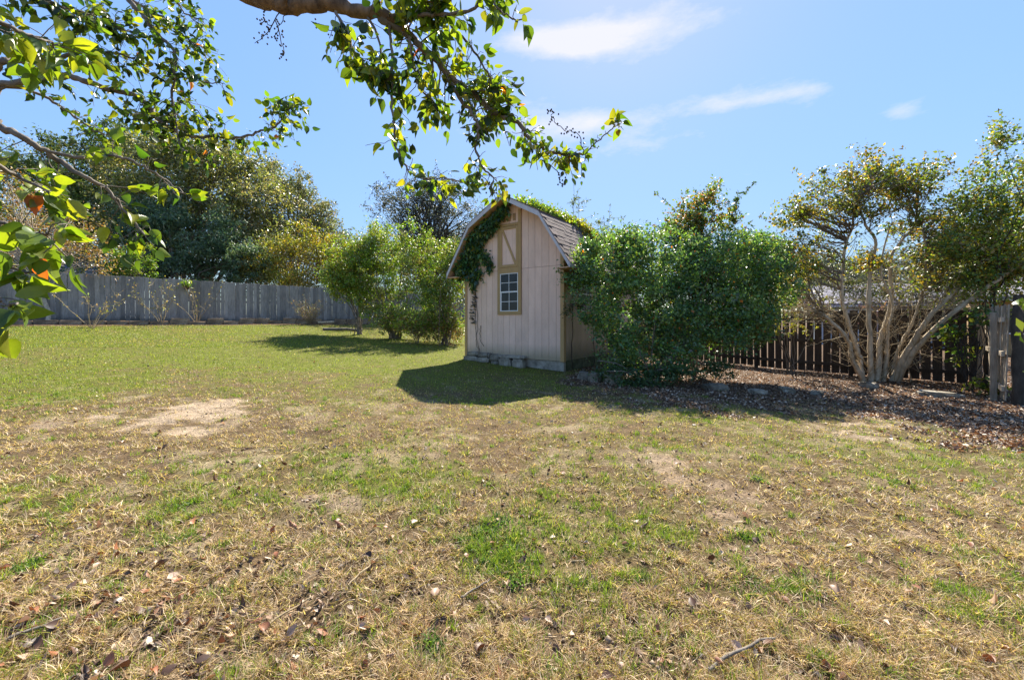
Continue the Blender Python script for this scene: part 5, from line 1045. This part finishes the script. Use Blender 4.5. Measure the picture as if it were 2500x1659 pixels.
# sticks
for (x0, y0, x1, y1, r, mt, lb) in [(15, 1580, 150, 1530, .009, 'bark_grey', 'grey stick lying at the lower left corner of the lawn'), (610, 1570, 760, 1470, .005, 'stem_straw', 'long thin straw-coloured stick among leaves left of centre'), (850, 1440, 925, 1365, .005, 'stem_straw', 'straight pale twig left of the weed patch'),
                                (1125, 1465, 1195, 1425, .006, 'bark_grey', 'short grey bent twig just below the weed patch'), (1730, 1640, 1890, 1560, .008, 'bark_grey', 'crooked dark stick near the bottom edge right of centre')]:
    a, b2 = gat(x0, y0), gat(x1, y1); a = np.array(a) + [0, 0, .02]; b2 = np.array(b2) + [0, 0, .025]; g = Geo(); g.tube(smooth_path([a, (a + b2) / 2 + rng.normal(0, .01, 3), b2], 9, .003), r, r * .6, 6, .3); tag(g.build('fallen_stick', M[mt]), lb, 'stick')
# low thicket that closes the view right behind the grey fence
plant('fence_thicket', gb(560, 23.5), 'low tangled thicket growing right behind the middle of the grey fence', 'thicket', B3([(150, 690, 20, 160, 30, .8), (330, 690, 22, 140, 28, .8), (520, 700, 23.5, 140, 28, .8), (700, 710, 25.5, 140, 30, .8), (860, 715, 27, 120, 35, .8), (1000, 730, 28, 120, 40, .8), (30, 670, 18.5, 120, 36, .8)]), 420, 40, .13, .06, OAK[:3] + DARK[1:3] + RUSSET[:1], trunk=.03, seed=90, spread=.3, limbs=6, multi=3, lo=.3)
sprigs('screening_shrub', 'loose half-bare shrub behind the dark fence in front of the pale house', gb(2250, 15), [(2180, 660, 15), (2220, 690, 15.2), (2260, 650, 15), (2300, 680, 15.1), (2340, 640, 15), (2240, 720, 15), (2380, 690, 15), (2150, 700, 15.2), (2310, 730, 15)], [(.16, .18, .06), (.22, .2, .08), (.12, .13, .06), (.28, .24, .1)], 3000, .075, 92, .02, per=26, side=.6)
sprigs('screening_shrub', 'grey twiggy shrub behind the dark fence right beside the hedge', gb(2030, 15), [(1960, 690, 15), (2000, 660, 15.2), (2040, 680, 15), (2080, 640, 15.1), (2110, 690, 15), (2060, 720, 15), (1990, 730, 15)], [(.14, .15, .08), (.2, .2, .1), (.12, .13, .07)], 2200, .07, 93, .02, per=26, side=.6)
# clods and crumbs on the bare soil
X, Y, px, py = sample(26000, 960, 1680); g, b, l = zones(X, Y); k = rng.random(len(X)) < b * .5; X, Y = X[k], Y[k]; Z = gz(X, Y); n = len(X); r = rng.uniform(.003, .012, n)[:, None, None] * np.exp(rng.normal(0, .3, (n, 1, 1)))
ico = np.array([(1, 0, 0), (-1, 0, 0), (0, 1, 0), (0, -1, 0), (0, 0, 1), (0, 0, -.4)]); V = (np.stack([X, Y, Z], 1)[:, None] + ico[None] * r * (1 + .5 * (rng.random((n, 6, 1)) - .5))).reshape(-1, 3)
fo = np.array([[0, 2, 4], [2, 1, 4], [1, 3, 4], [3, 0, 4], [2, 0, 5], [1, 2, 5], [3, 1, 5], [0, 3, 5]]); cc = np.array([(.22, .15, .09), (.34, .25, .17), (.14, .09, .06)])[rng.integers(0, 3, n)]
tag(part('soil_crumbs', V, (fo[None] + (np.arange(n) * 6)[:, None, None]).reshape(-1, 3), M['litter'], None, np.repeat(cc, 6, axis=0)), 'small clods and crumbs on the bare soil patches', 'soil', kind='stuff')
plant('orange_flecked_tree', gb(1700, 10.9), 'loose leafy treetop with orange flecks standing up behind the middle of the hedge', 'tree', B3([(1690, 540, 10.6, 70, 45, .6), (1715, 495, 10.6, 40, 30, .4), (1640, 560, 10.5, 40, 30, .4), (1750, 550, 10.6, 40, 35, .4)]), 150, 24, .075, .042, [(.10, .18, .05), (.15, .23, .06), (.2, .27, .06), (.13, .17, .06), (.4, .2, .05)], trunk=.03, seed=95, spread=.13, limbs=30, multi=4, lo=.2, shoots=60, sl=.45, gs=.5)
lw = gat(1020, 838)
plant('low_shrub', lw, 'low loose shrub filling between the tall green bush and the shed', 'shrub', B3([(1010, 790, lw[1], 60, 40, .6), (1060, 800, lw[1], 45, 38, .5), (950, 780, lw[1] + .6, 45, 36, .5), (1090, 760, lw[1] + .2, 30, 40, .4)]), 150, 34, .07, .04, BRIGHT + [(.28, .19, .09), (.2, .16, .08)], trunk=.02, seed=97, spread=.13, limbs=20, multi=5, lo=.2, shoots=70, sl=.4, gs=.5)
plant('background_bushes', gb(2200, 16.5), 'dark tangled bushes behind the dark right fence that half hide the pale house roof', 'bushes', B3([(1960, 700, 15.5, 70, 50, .8), (2060, 690, 15.5, 70, 60, .8), (2160, 715, 15.5, 70, 35, .8), (2260, 695, 15.5, 80, 55, .8), (2360, 690, 15.5, 80, 60, .8), (2460, 670, 15.5, 80, 70, .8), (1890, 640, 15.5, 60, 60, .8)]), 420, 26, .09, .05, [(.08, .11, .06), (.12, .15, .08), (.06, .08, .05), (.16, .16, .09), (.22, .22, .07)], trunk=.03, seed=99, spread=.2, limbs=60, multi=6, lo=.2, gap=.42, gs=.7, shoots=90, sl=.5, mat='foliage_dull')
